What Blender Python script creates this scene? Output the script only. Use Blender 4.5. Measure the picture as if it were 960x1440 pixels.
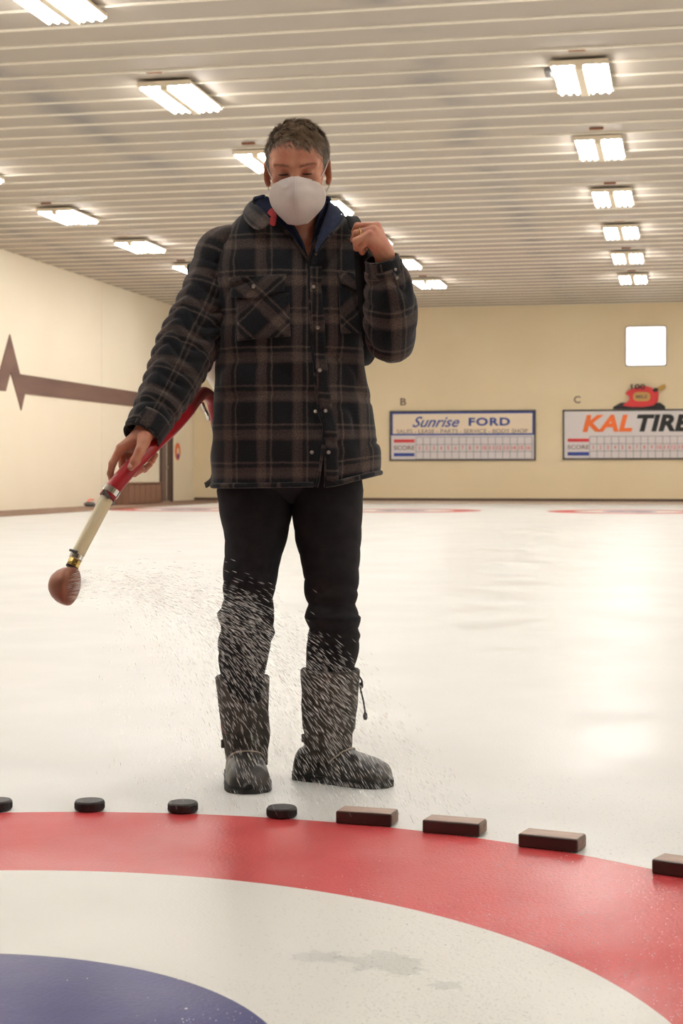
import bpy, bmesh, math, random
import numpy as np
from mathutils import Vector, Matrix, Euler

random.seed(7); rng = np.random.default_rng(7)
sc = bpy.context.scene
for o in list(bpy.data.objects): bpy.data.objects.remove(o)

# ------------------------------------------------------------------ camera, world, exposure
F = 2290.0                      # focal length in pixels of the 960x1440 frame
CAM_H = 0.865
YAW = math.radians(11.8)
CY, SY = math.cos(YAW), math.sin(YAW)
HORIZON = 665.0
cam_d = bpy.data.cameras.new('camera'); cam = bpy.data.objects.new('camera', cam_d)
sc.collection.objects.link(cam); sc.camera = cam
cam.location = (0, 0, CAM_H); cam.rotation_euler = (math.pi / 2, 0, YAW)
cam_d.sensor_fit = 'VERTICAL'; cam_d.sensor_height = 36; cam_d.sensor_width = 24
cam_d.lens = F * 36 / 1440
cam_d.shift_y = -(720 - HORIZON) / 1440
cam_d.clip_start = 0.05; cam_d.clip_end = 200
cam_d.dof.use_dof = True; cam_d.dof.focus_distance = 4.35; cam_d.dof.aperture_fstop = 9.0
w = bpy.data.worlds.new('world'); sc.world = w; w.use_nodes = True
w.node_tree.nodes['Background'].inputs[0].default_value = (1.0, 0.93, 0.82, 1)
w.node_tree.nodes['Background'].inputs[1].default_value = 0.05
sc.view_settings.view_transform = 'Standard'; sc.view_settings.look = 'None'
sc.view_settings.exposure = 0.0; sc.view_settings.gamma = 1.0
sc.view_settings.use_curve_mapping = False
sc.cycles.use_denoising = True
sc.cycles.max_bounces = 6; sc.cycles.diffuse_bounces = 4; sc.cycles.glossy_bounces = 2
sc.cycles.use_adaptive_sampling = True; sc.cycles.adaptive_threshold = 0.03
TUBE_STRENGTH = 41.0
TUBE_COLOR = (1.0, 0.985, 0.965)

# ------------------------------------------------------------------ placing helpers (world frame: y runs along the sheets)
def world_from(lat, depth, z=0.0):
    return Vector((-SY * depth + CY * lat, CY * depth + SY * lat, z))
YW, XL, XR, YB, ZC = 48.2, -14.73, 11.5, -6.0, 5.82
def on_far(px, py):             # a point of the far wall
    k = (px - 480) / F; t = YW / (CY + SY * k)
    return t * (-SY + CY * k), CAM_H + (HORIZON - py) / F * t
def on_left(px, py):            # a point of the left wall
    k = (px - 480) / F; t = XL / (-SY + CY * k)
    return t * (CY + SY * k), CAM_H + (HORIZON - py) / F * t
def on_floor(px, py):
    t = CAM_H * F / (py - HORIZON)
    return world_from((px - 480) / F * t, t)

# ------------------------------------------------------------------ object helpers
COL = sc.collection
def tag(o, label=None, cat=None, group=None, kind=None):
    if label: o['label'] = label
    if cat: o['category'] = cat
    if group: o['group'] = group
    if kind: o['kind'] = kind
    return o
def empty(name, loc=(0, 0, 0), rz=0.0):
    o = bpy.data.objects.new(name, None); COL.objects.link(o)
    o.location = loc; o.rotation_euler = (0, 0, rz); o.empty_display_size = 0.1
    return o
def mesh(name, vf, mat=None, smooth=False, uv=None):
    v, f = vf
    me = bpy.data.meshes.new(name)
    me.from_pydata([tuple(map(float, p)) for p in v], [], [tuple(int(i) for i in q) for q in f])
    if uv is not None:
        l = me.uv_layers.new(name='UVMap')
        idx = np.empty(len(me.loops), dtype=np.int32); me.loops.foreach_get('vertex_index', idx)
        l.data.foreach_set('uv', np.asarray(uv, dtype=np.float32)[idx].ravel())
    if smooth: me.polygons.foreach_set('use_smooth', [True] * len(me.polygons))
    if mat: me.materials.append(mat)
    me.update()
    return me
def obj(name, vf, mat=None, parent=None, smooth=False, uv=None, loc=None, rot=None):
    me = vf if isinstance(vf, bpy.types.Mesh) else mesh(name, vf, mat, smooth, uv)
    o = bpy.data.objects.new(name, me); COL.objects.link(o)
    if parent: o.parent = parent
    if loc is not None: o.location = loc
    if rot is not None: o.rotation_euler = rot
    return o
def struct(name, vf, mat=None, label=None, smooth=False):
    o = obj(name, vf, mat, smooth=smooth); tag(o, label, kind='structure'); return o
def copy_tree(o, parent=None):
    c = o.copy(); COL.objects.link(c); c.parent = parent
    for ch in [q for q in o.children]: copy_tree(ch, c)
    return c
def solid(o, t, offset=-1.0):
    m = o.modifiers.new('thickness', 'SOLIDIFY'); m.thickness = t; m.offset = offset; return o
def subsurf(o, n=1):
    m = o.modifiers.new('round', 'SUBSURF'); m.levels = n; m.render_levels = n; return o
def recalc(vf):
    bm = bmesh.new(); vs = [bm.verts.new(p) for p in vf[0]]
    for q in vf[1]:
        try: bm.faces.new([vs[i] for i in q])
        except ValueError: pass
    bmesh.ops.recalc_face_normals(bm, faces=bm.faces)
    bm.verts.index_update()
    v = [tuple(p.co) for p in bm.verts]; f = [tuple(p.index for p in q.verts) for q in bm.faces]; bm.free()
    return v, f
def cat(parts):
    V, Q = [], []
    for v, f in parts:
        n = len(V); V.extend([tuple(p) for p in v]); Q.extend([tuple(i + n for i in q) for q in f])
    return V, Q
def box(x0, x1, y0, y1, z0, z1):
    v = [(x, y, z) for z in (z0, z1) for y in (y0, y1) for x in (x0, x1)]
    return v, [(0, 2, 3, 1), (4, 5, 7, 6), (0, 1, 5, 4), (2, 6, 7, 3), (0, 4, 6, 2), (1, 3, 7, 5)]
def bbox(x0, x1, y0, y1, z0, z1, b=0.004, seg=1):
    bm = bmesh.new(); v, f = box(x0, x1, y0, y1, z0, z1); vs = [bm.verts.new(p) for p in v]
    for q in f: bm.faces.new([vs[i] for i in q])
    bmesh.ops.bevel(bm, geom=list(bm.edges), offset=b, segments=seg, affect='EDGES', profile=0.5)
    bm.verts.index_update()
    r = [tuple(p.co) for p in bm.verts], [tuple(p.index for p in q.verts) for q in bm.faces]; bm.free(); return r
def xf(vf, M):
    return [tuple(M @ Vector(p)) for p in vf[0]], vf[1]
def lathe(prof, n=24, closed=False):
    V, Q = [], []
    for r, z in prof:
        for i in range(n):
            a = 2 * math.pi * i / n; V.append((r * math.cos(a), r * math.sin(a), z))
    for j in range(len(prof) - 1):
        for i in range(n):
            k = (i + 1) % n; Q.append((j * n + i, j * n + k, (j + 1) * n + k, (j + 1) * n + i))
    if prof[0][0] > 1e-6: Q.append(tuple(range(n - 1, -1, -1)))
    if prof[-1][0] > 1e-6: Q.append(tuple((len(prof) - 1) * n + i for i in range(n)))
    return V, Q
def spline(pts, n):
    P = np.array(pts, float)
    if len(P) == 2: return P[0] + (P[1] - P[0]) * np.linspace(0, 1, n)[:, None]
    E = np.vstack([2 * P[0] - P[1], P, 2 * P[-1] - P[-2]])
    out = []
    for s in np.linspace(0, len(P) - 1, n):
        i = min(int(s), len(P) - 2); t = s - i
        a, b, c, d = E[i], E[i + 1], E[i + 2], E[i + 3]
        out.append(0.5 * (2 * b + (c - a) * t + (2 * a - 5 * b + 4 * c - d) * t * t + (3 * b - a - 3 * c + d) * t ** 3))
    return np.array(out)
def frames(P):
    T = np.gradient(P, axis=0); T /= np.linalg.norm(T, axis=1)[:, None] + 1e-12
    up = np.array([0, 0, 1.0]) if abs(T[0][2]) < 0.9 else np.array([0, 1.0, 0])
    N = [np.cross(up, T[0])]; N[0] /= np.linalg.norm(N[0])
    for i in range(1, len(P)):
        v = N[-1] - T[i] * np.dot(N[-1], T[i]); N.append(v / (np.linalg.norm(v) + 1e-12))
    N = np.array(N); return T, N, np.cross(T, N)
def tube(pts, rad, n=10, m=None, caps=True, flat=None):
    m = m or max(2, len(pts)); P = spline(pts, m) if m != len(pts) or len(pts) > 2 else np.array(pts, float)
    m = len(P)
    rad = np.interp(np.linspace(0, 1, m), np.linspace(0, 1, len(rad)), rad) if hasattr(rad, '__len__') else np.full(m, rad)
    T, N, B = frames(P); V, Q = [], []
    fl = flat or 1.0
    for i in range(m):
        for j in range(n):
            a = 2 * math.pi * j / n
            V.append(P[i] + rad[i] * (math.cos(a) * N[i] + fl * math.sin(a) * B[i]))
    for i in range(m - 1):
        for j in range(n):
            k = (j + 1) % n; Q.append((i * n + j, i * n + k, (i + 1) * n + k, (i + 1) * n + j))
    if caps: Q.append(tuple(range(n - 1, -1, -1))); Q.append(tuple((m - 1) * n + j for j in range(n)))
    return V, Q
def grid_faces(nr, nc, closed=False):
    Q = []
    for i in range(nr - 1):
        for j in range(nc if closed else nc - 1):
            k = (j + 1) % nc; Q.append((i * nc + j, i * nc + k, (i + 1) * nc + k, (i + 1) * nc + j))
    return Q
def prism(poly, axis_map, depth):
    """closed outline (2-D) to a slab: axis_map(u, v, d) -> 3-D point"""
    n = len(poly); V = [axis_map(u, v, 0) for u, v in poly] + [axis_map(u, v, depth) for u, v in poly]
    Q = [tuple(range(n)), tuple(range(2 * n - 1, n - 1, -1))] + [(i, i + n, (i + 1) % n + n, (i + 1) % n) for i in range(n)]
    return recalc((V, Q))
def _hash(ix, iy, iz, seed):
    h = (ix * 374761393 + iy * 668265263 + iz * 2147483647 + seed * 1274126177) & 0xffffffff
    h = ((h ^ (h >> 13)) * 1274126177) & 0xffffffff
    return ((h ^ (h >> 16)) & 0xffff) / 65535.0
def vnoise(p, seed=0):
    p = np.asarray(p, float); i = np.floor(p).astype(np.int64); f = p - i; f = f * f * (3 - 2 * f); r = 0
    for dx in (0, 1):
        for dy in (0, 1):
            for dz in (0, 1):
                wgt = (f[:, 0] if dx else 1 - f[:, 0]) * (f[:, 1] if dy else 1 - f[:, 1]) * (f[:, 2] if dz else 1 - f[:, 2])
                r = r + wgt * _hash(i[:, 0] + dx, i[:, 1] + dy, i[:, 2] + dz, seed)
    return r * 2 - 1

# ------------------------------------------------------------------ materials
def srgb(r, g, b):
    f = lambda c: (c / 255 / 12.92) if c / 255 <= 0.04045 else ((c / 255 + 0.055) / 1.055) ** 2.4
    return (f(r), f(g), f(b))
def mat(name, col, rough=0.6, metal=0.0, spec=0.5, noise=None, bump=None, sss=0.0, emit=None, estr=0.0, coord='Object', coat=0.0):
    """noise = (scale, second colour, amount[, stretch]); bump = (scale, strength, distance)"""
    m = bpy.data.materials.new(name); m.use_nodes = True; nt = m.node_tree; b = nt.nodes['Principled BSDF']
    b.inputs['Base Color'].default_value = (*col, 1); b.inputs['Roughness'].default_value = rough
    b.inputs['Metallic'].default_value = metal; b.inputs['Specular IOR Level'].default_value = spec
    if coat: b.inputs['Coat Weight'].default_value = coat; b.inputs['Coat Roughness'].default_value = 0.08
    if sss: b.inputs['Subsurface Weight'].default_value = sss; b.inputs['Subsurface Radius'].default_value = (0.01, 0.004, 0.002)
    if emit: b.inputs['Emission Color'].default_value = (*emit, 1); b.inputs['Emission Strength'].default_value = estr
    if noise or bump: tc = nt.nodes.new('ShaderNodeTexCoord')
    if noise:
        mp = nt.nodes.new('ShaderNodeMapping'); nt.links.new(tc.outputs[coord], mp.inputs[0])
        mp.inputs['Scale'].default_value = noise[3] if len(noise) > 3 else (1, 1, 1)
        n = nt.nodes.new('ShaderNodeTexNoise'); n.inputs['Scale'].default_value = noise[0]; n.inputs['Detail'].default_value = 5
        nt.links.new(mp.outputs[0], n.inputs['Vector'])
        r = nt.nodes.new('ShaderNodeMapRange'); r.inputs[1].default_value = 0.35; r.inputs[2].default_value = 0.68
        r.inputs[4].default_value = noise[2]; nt.links.new(n.outputs[0], r.inputs[0])
        x = nt.nodes.new('ShaderNodeMix'); x.data_type = 'RGBA'
        x.inputs[6].default_value = (*col, 1); x.inputs[7].default_value = (*noise[1], 1)
        nt.links.new(r.outputs[0], x.inputs[0]); nt.links.new(x.outputs[2], b.inputs['Base Color'])
    if bump:
        n2 = nt.nodes.new('ShaderNodeTexNoise'); n2.inputs['Scale'].default_value = bump[0]; n2.inputs['Detail'].default_value = 3
        nt.links.new(tc.outputs[coord], n2.inputs['Vector'])
        bp = nt.nodes.new('ShaderNodeBump'); bp.inputs['Strength'].default_value = bump[1]; bp.inputs['Distance'].default_value = bump[2]
        nt.links.new(n2.outputs[0], bp.inputs['Height']); nt.links.new(bp.outputs[0], b.inputs['Normal'])
    return m
def ice_mat(name, col, col2, amt):
    m = mat(name, col, 0.3, noise=(0.55, col2, amt)); nt = m.node_tree; b = nt.nodes['Principled BSDF']
    tc = nt.nodes.new('ShaderNodeTexCoord')
    g = nt.nodes.new('ShaderNodeNewGeometry')
    # wet and dry patches: gloss varies with a shape of its own
    n = nt.nodes.new('ShaderNodeTexNoise'); n.inputs['Scale'].default_value = 1.6; n.inputs['Detail'].default_value = 6
    nt.links.new(g.outputs['Position'], n.inputs['Vector'])
    r = nt.nodes.new('ShaderNodeMapRange'); r.inputs[1].default_value = 0.38; r.inputs[2].default_value = 0.62
    r.inputs[3].default_value = 0.30; r.inputs[4].default_value = 0.48
    nt.links.new(n.outputs[0], r.inputs[0]); nt.links.new(r.outputs[0], b.inputs['Roughness'])
    v = nt.nodes.new('ShaderNodeTexVoronoi'); v.inputs['Scale'].default_value = 130
    nt.links.new(g.outputs['Position'], v.inputs['Vector'])
    bp = nt.nodes.new('ShaderNodeBump'); bp.inputs['Strength'].default_value = 0.35; bp.inputs['Distance'].default_value = 0.0012; bp.invert = True
    nt.links.new(v.outputs['Distance'], bp.inputs['Height']); nt.links.new(bp.outputs[0], b.inputs['Normal'])
    b.inputs['IOR'].default_value = 1.33
    return m
ICE = ice_mat('ice', (0.80, 0.795, 0.765), (0.745, 0.74, 0.71), 0.45)
ICE_WHITE = ice_mat('ice_white_paint', (0.81, 0.795, 0.74), (0.75, 0.735, 0.68), 0.6)
ICE_RED = ice_mat('ice_red_paint', srgb(186, 60, 62), srgb(192, 80, 80), 0.6)
ICE_BLUE = ice_mat('ice_blue_paint', srgb(62, 62, 112), srgb(78, 78, 126), 0.6)
WALL = mat('cream_wall', srgb(238, 222, 188), 0.75, noise=(0.5, srgb(230, 211, 174), 0.7), bump=(18, 0.12, 0.01))
WALL_L = mat('cream_wall_panel', srgb(252, 242, 220), 0.6, noise=(0.5, srgb(247, 235, 210), 0.6))
WALL_B = mat('viewing_wall', srgb(112, 94, 80), 0.6)
CEIL = mat('ceiling_sheet', srgb(167, 158, 148), 0.6)
BATTEN = mat('cream_batten', srgb(240, 232, 214), 0.5)
BROWN = mat('brown_board', srgb(120, 92, 80), 0.7, noise=(3, srgb(104, 78, 68), 0.8, (1, 0.15, 1)))
CARPET = mat('brown_carpet', srgb(150, 122, 102), 0.95, noise=(20, srgb(128, 102, 86), 0.8))
CARPET2 = mat('grey_carpet', srgb(214, 196, 180), 0.95, noise=(12, srgb(196, 178, 164), 0.8))
BASEB = mat('dark_base', srgb(96, 74, 60), 0.7)
DOOR = mat('door_paint', srgb(84, 62, 54), 0.5); DOOR2 = mat('door_leaf', srgb(112, 88, 78), 0.5)
METAL = mat('brushed_metal', (0.55, 0.54, 0.52), 0.3, 1.0)
STEEL = mat('polished_steel', (0.75, 0.74, 0.72), 0.15, 1.0)
WOOD = mat('cupboard_wood', srgb(136, 98, 76), 0.55, noise=(6, srgb(112, 78, 60), 0.9, (1, 1, 0.1)))
FIXT = mat('fixture_white', srgb(232, 216, 190), 0.5)
REFL = mat('reflector_white', (0.88, 0.87, 0.84), 0.35)
TUBE = mat('lit_tube', (1, 1, 1), 0.4, emit=TUBE_COLOR, estr=TUBE_STRENGTH)
RUST = mat('rusty_bracket', srgb(134, 84, 58), 0.8)
BLACK = mat('matt_black', srgb(32, 30, 30), 0.6); DKGREY = mat('dark_grey', srgb(70, 66, 62), 0.6)
SIGN_WHITE = mat('sign_white', srgb(226, 220, 220), 0.5); SIGN_CREAM = mat('sign_cream', srgb(238, 222, 196), 0.5)
SIGN_BLUE = mat('sign_blue', srgb(42, 66, 150), 0.5); SIGN_RED = mat('sign_red', srgb(206, 44, 48), 0.5)
SIGN_ORANGE = mat('sign_orange', srgb(238, 110, 34), 0.5); SIGN_GOLD = mat('sign_gold', srgb(196, 156, 84), 0.5)
SIGN_GREY = mat('sign_grey', srgb(150, 146, 152), 0.6); SIGN_PINK = mat('sign_digit_red', srgb(220, 92, 96), 0.6)
SIGN_BROWN = mat('sign_brown', srgb(120, 96, 84), 0.6)
LIT = mat('lit_panel', (1, 1, 1), 0.4, emit=(1.0, 0.98, 0.94), estr=1.6)

# ------------------------------------------------------------------ the room
struct('floor', box(XL, XR, YB, YW, -0.12, 0.0), ICE, 'pale glossy sheet of pebbled ice')
struct('trim_1', bbox(XL, -13.1, YB, YW, 0.0, 0.03, 0.01), CARPET, 'brown carpeted walkway along the left wall')
struct('trim_2', bbox(-13.1, XR, 45.2, YW, 0.0, 0.03, 0.01), CARPET2, 'pale walkway along the far wall')
struct('wall_far', box(XL - 0.2, XR + 0.2, YW, YW + 0.2, -0.12, ZC + 0.3), WALL, 'beige far wall behind the scoreboards')
struct('wall_right', box(XR, XR + 0.2, YB, YW, -0.12, ZC + 0.3), WALL)
struct('wall_back', box(XL - 0.2, XR + 0.2, YB - 0.2, YB, -0.12, ZC + 0.3), WALL_B)
wl = struct('wall_left', box(XL - 0.25, XL - 0.03, YB, YW, -0.12, ZC + 0.3), BASEB, 'cream panelled left wall')
PW = 7.8; y0 = on_left(143, 500)[0]
pj = sorted([y0 + PW * k for k in range(-6, 3)])
for a, b in zip(pj[:-1], pj[1:]):
    a2, b2 = max(a, YB), min(b, YW)
    if b2 - a2 > 0.3: obj('wall_panel', box(XL - 0.04, XL, a2 + 0.012, b2 - 0.012, 0.0, ZC + 0.2), WALL_L, wl)
struct('baseboard_far', bbox(-14.7, XR, YW - 0.03, YW, 0.03, 0.11, 0.006), BASEB)
# ceiling: sheets between proud cream battens
def stained(base):
    nt = base.node_tree; b = nt.nodes['Principled BSDF']
    g = nt.nodes.new('ShaderNodeNewGeometry'); s = nt.nodes.new('ShaderNodeSeparateXYZ'); nt.links.new(g.outputs['Position'], s.inputs[0])
    n = nt.nodes.new('ShaderNodeTexNoise'); n.inputs['Scale'].default_value = 0.8; n.inputs['Detail'].default_value = 6
    nt.links.new(g.outputs['Position'], n.inputs['Vector'])
    # leak stains that run along the roof seams
    w2 = nt.nodes.new('ShaderNodeMath'); w2.operation = 'PINGPONG'; w2.inputs[1].default_value = 2.58
    ad = nt.nodes.new('ShaderNodeMath'); ad.operation = 'ADD'; ad.inputs[1].default_value = 3.1 + 51.6; nt.links.new(s.outputs['X'], ad.inputs[0])
    nt.links.new(ad.outputs[0], w2.inputs[0])
    mr = nt.nodes.new('ShaderNodeMapRange'); mr.inputs[1].default_value = 0.05; mr.inputs[2].default_value = 0.5
    mr.inputs[3].default_value = 1; mr.inputs[4].default_value = 0; nt.links.new(w2.outputs[0], mr.inputs[0])
    mu = nt.nodes.new('ShaderNodeMath'); mu.operation = 'MULTIPLY'; nt.links.new(mr.outputs[0], mu.inputs[0])
    m2 = nt.nodes.new('ShaderNodeMapRange'); m2.inputs[1].default_value = 0.42; m2.inputs[2].default_value = 0.66; nt.links.new(n.outputs[0], m2.inputs[0])
    nt.links.new(m2.outputs[0], mu.inputs[1])
    x = nt.nodes.new('ShaderNodeMix'); x.data_type = 'RGBA'
    c0 = b.inputs['Base Color'].default_value[:]
    n3 = nt.nodes.new('ShaderNodeTexNoise'); n3.inputs['Scale'].default_value = 0.35; nt.links.new(g.outputs['Position'], n3.inputs['Vector'])
    y = nt.nodes.new('ShaderNodeMix'); y.data_type = 'RGBA'; y.inputs[6].default_value = c0; y.inputs[7].default_value = (*srgb(174, 160, 143), 1)
    nt.links.new(n3.outputs[0], y.inputs[0]); nt.links.new(y.outputs[2], x.inputs[6])
    x.inputs[7].default_value = (*srgb(136, 130, 126), 1)
    nt.links.new(mu.outputs[0], x.inputs[0]); nt.links.new(x.outputs[2], b.inputs['Base Color'])
stained(CEIL)
ce = struct('ceiling', box(XL - 0.2, XR + 0.2, YB, YW, ZC + 0.05, ZC + 0.3), CEIL, 'grey sheet ceiling with thin pale battens')
RIB = 0.691; r0 = 19.13 - RIB * 36
pm = mesh('ceiling_panel', bbox(XL, XR, 0.0, RIB, ZC, ZC + 0.06, 0.004), CEIL)
bm_ = mesh('ceiling_batten', bbox(XL, XR, -0.016, 0.016, ZC - 0.024, ZC + 0.01, 0.003), BATTEN)
k = 0
while r0 + RIB * k < YW - 0.02:
    y = r0 + RIB * k; k += 1
    if y < YB: continue
    if y + RIB < YW + 0.3: obj('ceiling_panel', pm, parent=ce, loc=(0, y, 0))
    obj('ceiling_batten', bm_, parent=ce, loc=(0, y, 0))

# ------------------------------------------------------------------ ceiling lights
def make_light():
    r = empty('ceiling_light')
    L, Wd = 1.42, 0.68
    obj('housing', cat([bbox(-0.05, 0.05, -L / 2, L / 2, -0.005, 0.11, 0.004),
                        bbox(-Wd / 2, Wd / 2, -L / 2, L / 2, 0.075, 0.11, 0.004),
                        box(-Wd / 2 - 0.01, Wd / 2 + 0.01, -L / 2 - 0.012, -L / 2, 0.045, 0.11),
                        box(-Wd / 2 - 0.01, Wd / 2 + 0.01, L / 2, L / 2 + 0.012, 0.045, 0.11)]), FIXT, r)
    rf = mesh('reflector', cat([box(-0.145, 0.145, -L / 2, L / 2, 0.068, 0.074)] +
              [prism([(-0.012, 0.068), (0.012, 0.068), (0, 0.03)], lambda u, v, d, x=x: (u + x, -L / 2 + d, v), L) for x in (-0.05, 0.05)]), REFL)
    tb = mesh('tube', tube([(0, -L / 2 + 0.02, 0), (0, L / 2 - 0.02, 0)], 0.021, 8, caps=False), TUBE, smooth=True)
    for s in (-1, 1):
        obj('reflector', rf, parent=r, loc=(s * 0.195, 0, 0))
        for q in (-0.098, 0, 0.098): obj('tube', tb, parent=r, loc=(s * 0.195 + q, 0, 0.035))
    obj('bracket', bbox(-0.10, 0.10, -L / 2 - 0.40, -L / 2 - 0.345, 0.118, 0.148, 0.004), RUST, r)
    return r
proto = make_light()
ORD = ['farthest', 'second farthest', 'third farthest', 'fourth farthest', 'fifth farthest', 'sixth farthest', 'seventh farthest', 'eighth farthest', 'ninth farthest', 'tenth farthest', 'eleventh farthest']
LX = [(-1.2, 'right-hand row, ending above the orange-lettered scoreboard'), (-6.36, 'middle row, ending above the blue-lettered scoreboard'),
      (-11.4, 'left-hand row beside the cream left wall'), (3.96, 'row out of frame to the right'), (9.1, 'row along the unseen right wall')]
LY = [41.5, 37.4, 33.4, 29.2, 24.7, 20.25, 15.8, 11.4, 7.0, 2.6]
first = True
for lx, nm in LX:
    for i, ly in enumerate(LY):
        o = proto if first else copy_tree(proto); first = False
        o.location = (lx, ly, ZC - 0.125 - 0.024)
        tag(o, 'bright six-tube ceiling light, %s in the %s' % (ORD[i], nm), 'ceiling light', 'ceiling lights in rows')
        if lx == -1.2 and i == 5: obj('junction_box', bbox(-0.44, -0.36, -0.35, -0.1, 0.06, 0.115, 0.006), DKGREY, o)

# ------------------------------------------------------------------ lettering
def text_vf(body, bold=0.0, shear=0.0, space=1.0):
    c = bpy.data.curves.new('txt', 'FONT'); c.body = body; c.size = 1; c.offset = bold; c.shear = shear; c.space_character = space
    c.extrude = 0.02; c.resolution_u = 4
    o = bpy.data.objects.new('txt', c); COL.objects.link(o)
    dg = bpy.context.evaluated_depsgraph_get(); dg.update()
    me = bpy.data.meshes.new_from_object(o.evaluated_get(dg))
    v = [tuple(p.co) for p in me.vertices]; f = [tuple(q.vertices) for q in me.polygons]
    bpy.data.objects.remove(o); bpy.data.meshes.remove(me); bpy.data.curves.remove(c)
    return v, f
def fit_text(body, x0, x1, z0, z1, y, th=0.008, **kw):
    v, f = text_vf(body, **kw); a = np.array(v); lo, hi = a.min(0), a.max(0)
    out = [(x0 + (p[0] - lo[0]) / (hi[0] - lo[0]) * (x1 - x0), y - (p[2] - lo[2]) / max(hi[2] - lo[2], 1e-6) * th, z0 + (p[1] - lo[1]) / (hi[1] - lo[1]) * (z1 - z0)) for p in v]
    return out, f

# ------------------------------------------------------------------ scoreboards
def scoreboard(px0, px1, r0_, r1_, label, spec):
    x0, zt = on_far(px0, r0_); x1 = on_far(px1, r0_)[0]; zb = on_far(px0, r1_)[1]
    cx = (x0 + x1) / 2
    root = empty('scoreboard', (cx, YW, zb)); tag(root, label, 'scoreboard', 'scoreboards on the far wall')
    def X(px): return on_far(px, 600)[0] - cx
    def Z(py): return on_far((px0 + px1) / 2, py)[1] - zb
    W_, H_ = x1 - x0, zt - zb
    obj('backing', box(-W_ / 2, W_ / 2, -0.03, 0, 0, H_), DKGREY, root)
    b = 0.045
    obj('frame', cat([box(-W_ / 2, W_ / 2, -0.06, -0.03, 0, b), box(-W_ / 2, W_ / 2, -0.06, -0.03, H_ - b, H_),
                      box(-W_ / 2, -W_ / 2 + b, -0.06, -0.03, b, H_ - b), box(W_ / 2 - b, W_ / 2, -0.06, -0.03, b, H_ - b)]), spec['frame'], root)
    hz = Z(spec['split'])
    hp = obj('header_panel', box(-W_ / 2 + b, W_ / 2 - b, -0.04, -0.03, hz, H_ - b), spec['head'], root)
    sp = obj('score_panel', box(-W_ / 2 + b, W_ / 2 - b, -0.04, -0.03, b, hz), SIGN_WHITE, root)
    if spec.get('border'):
        e = 0.05; xa, xb = -W_ / 2 + b, W_ / 2 - b; za, zb2 = hz, H_ - b
        obj('blue_border', cat([box(xa, xb, -0.046, -0.04, za, za + e), box(xa, xb, -0.046, -0.04, zb2 - e, zb2),
                                box(xa, xa + e, -0.046, -0.04, za + e, zb2 - e), box(xb - e, xb, -0.046, -0.04, za + e, zb2 - e)]), SIGN_BLUE, hp)
    for body, a, c, ra, rb, m, kw in spec['text']:
        obj('lettering', fit_text(body, X(a), X(c), Z(rb), Z(ra), -0.04, **kw), m, hp)
    s = spec['score']
    obj('red_bar', box(X(s[0]), X(s[1]), -0.05, -0.04, Z(s[3]), Z(s[2])), SIGN_RED, sp)
    obj('lettering', fit_text('SCORE', X(s[0]), X(s[1]), Z(s[5]), Z(s[4]), -0.04, bold=0.01), SIGN_BROWN, sp)
    obj('blue_bar', box(X(s[0]), X(s[1]), -0.05, -0.04, Z(s[7]), Z(s[6])), SIGN_BLUE, sp)
    g0, g1, ga, gb = spec['grid']; n = 16
    xa, xb, za, zb3 = X(g0), X(g1), Z(gb), Z(ga); cw = (xb - xa) / n; ch = (zb3 - za) / 3
    cm = mesh('score_cell', bbox(0.012, cw - 0.012, -0.052, -0.04, 0.012, ch - 0.012, 0.004), SIGN_WHITE)
    obj('grid_lines', cat([box(xa + i * cw - 0.008, xa + i * cw + 0.008, -0.046, -0.04, za, zb3) for i in range(n + 1)] +
                          [box(xa, xb, -0.0465, -0.04, za + j * ch - 0.008, za + j * ch + 0.008) for j in range(4)]), SIGN_GREY, sp)
    for i in range(n):
        for j in range(3): obj('score_cell', cm, parent=sp, loc=(xa + i * cw, 0, za + j * ch))
        dw = 0.028 if i < 9 else 0.062
        xc = xa + (i + 0.5) * cw
        obj('number', fit_text(str(i + 1), xc - (dw if i else 0.012), xc + (dw if i else 0.012), za + ch * 1.25, za + ch * 1.78, -0.052, bold=0.015), SIGN_PINK, sp)
    return root
scoreboard(548, 753, 578, 648, 'scoreboard with blue lettering on a cream header, under the letter B',
    dict(frame=DKGREY, head=SIGN_CREAM, border=True, split=612,
         text=[('Sunrise', 580, 646, 585.5, 600.5, SIGN_BLUE, dict(shear=0.45, bold=0.012)), ('FORD', 659, 717, 587.5, 599, SIGN_BLUE, dict(bold=0.035, space=1.15)),
               ('SALES - LEASE - PARTS - SERVICE - BODY SHOP', 558, 742, 603.5, 609, SIGN_BROWN, dict())],
         score=(554, 583, 617.5, 622, 626.5, 632.5, 637, 641.5), grid=(585, 748, 614.5, 645.5)))
scoreboard(791, 1000, 576.5, 646.5, 'scoreboard with orange and black lettering on white, under the letter C',
    dict(frame=DKGREY, head=SIGN_WHITE, split=613,
         text=[('KAL', 819, 889, 583, 607, SIGN_ORANGE, dict(shear=0.22, bold=0.04, space=1.06)), ('TIRE', 895, 972, 583, 607, BLACK, dict(shear=0.22, bold=0.048, space=1.06))],
         score=(798, 828, 616.5, 621, 625.5, 631.5, 635.5, 640.5), grid=(829, 994, 613.5, 644.5)))
for ch, a, b, r_a, r_b, nm in (('B', 563, 571, 560, 570, 'cream-headed'), ('C', 806.5, 816, 557, 567, 'orange-lettered')):
    x0, zt = on_far(a, r_a); x1, zb = on_far(b, r_b)
    o = empty('wall_letter', ((x0 + x1) / 2, YW, zb)); hw = (x1 - x0) / 2
    o2 = obj('wall_letter', fit_text(ch, -hw, hw, 0, zt - zb, 0.0, th=0.02, bold=0.02), SIGN_BROWN)
    o2.location = o.location; bpy.data.objects.remove(o)
    tag(o2, 'dark sheet letter %s on the wall above the %s scoreboard' % (ch, nm), 'letter')

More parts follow.
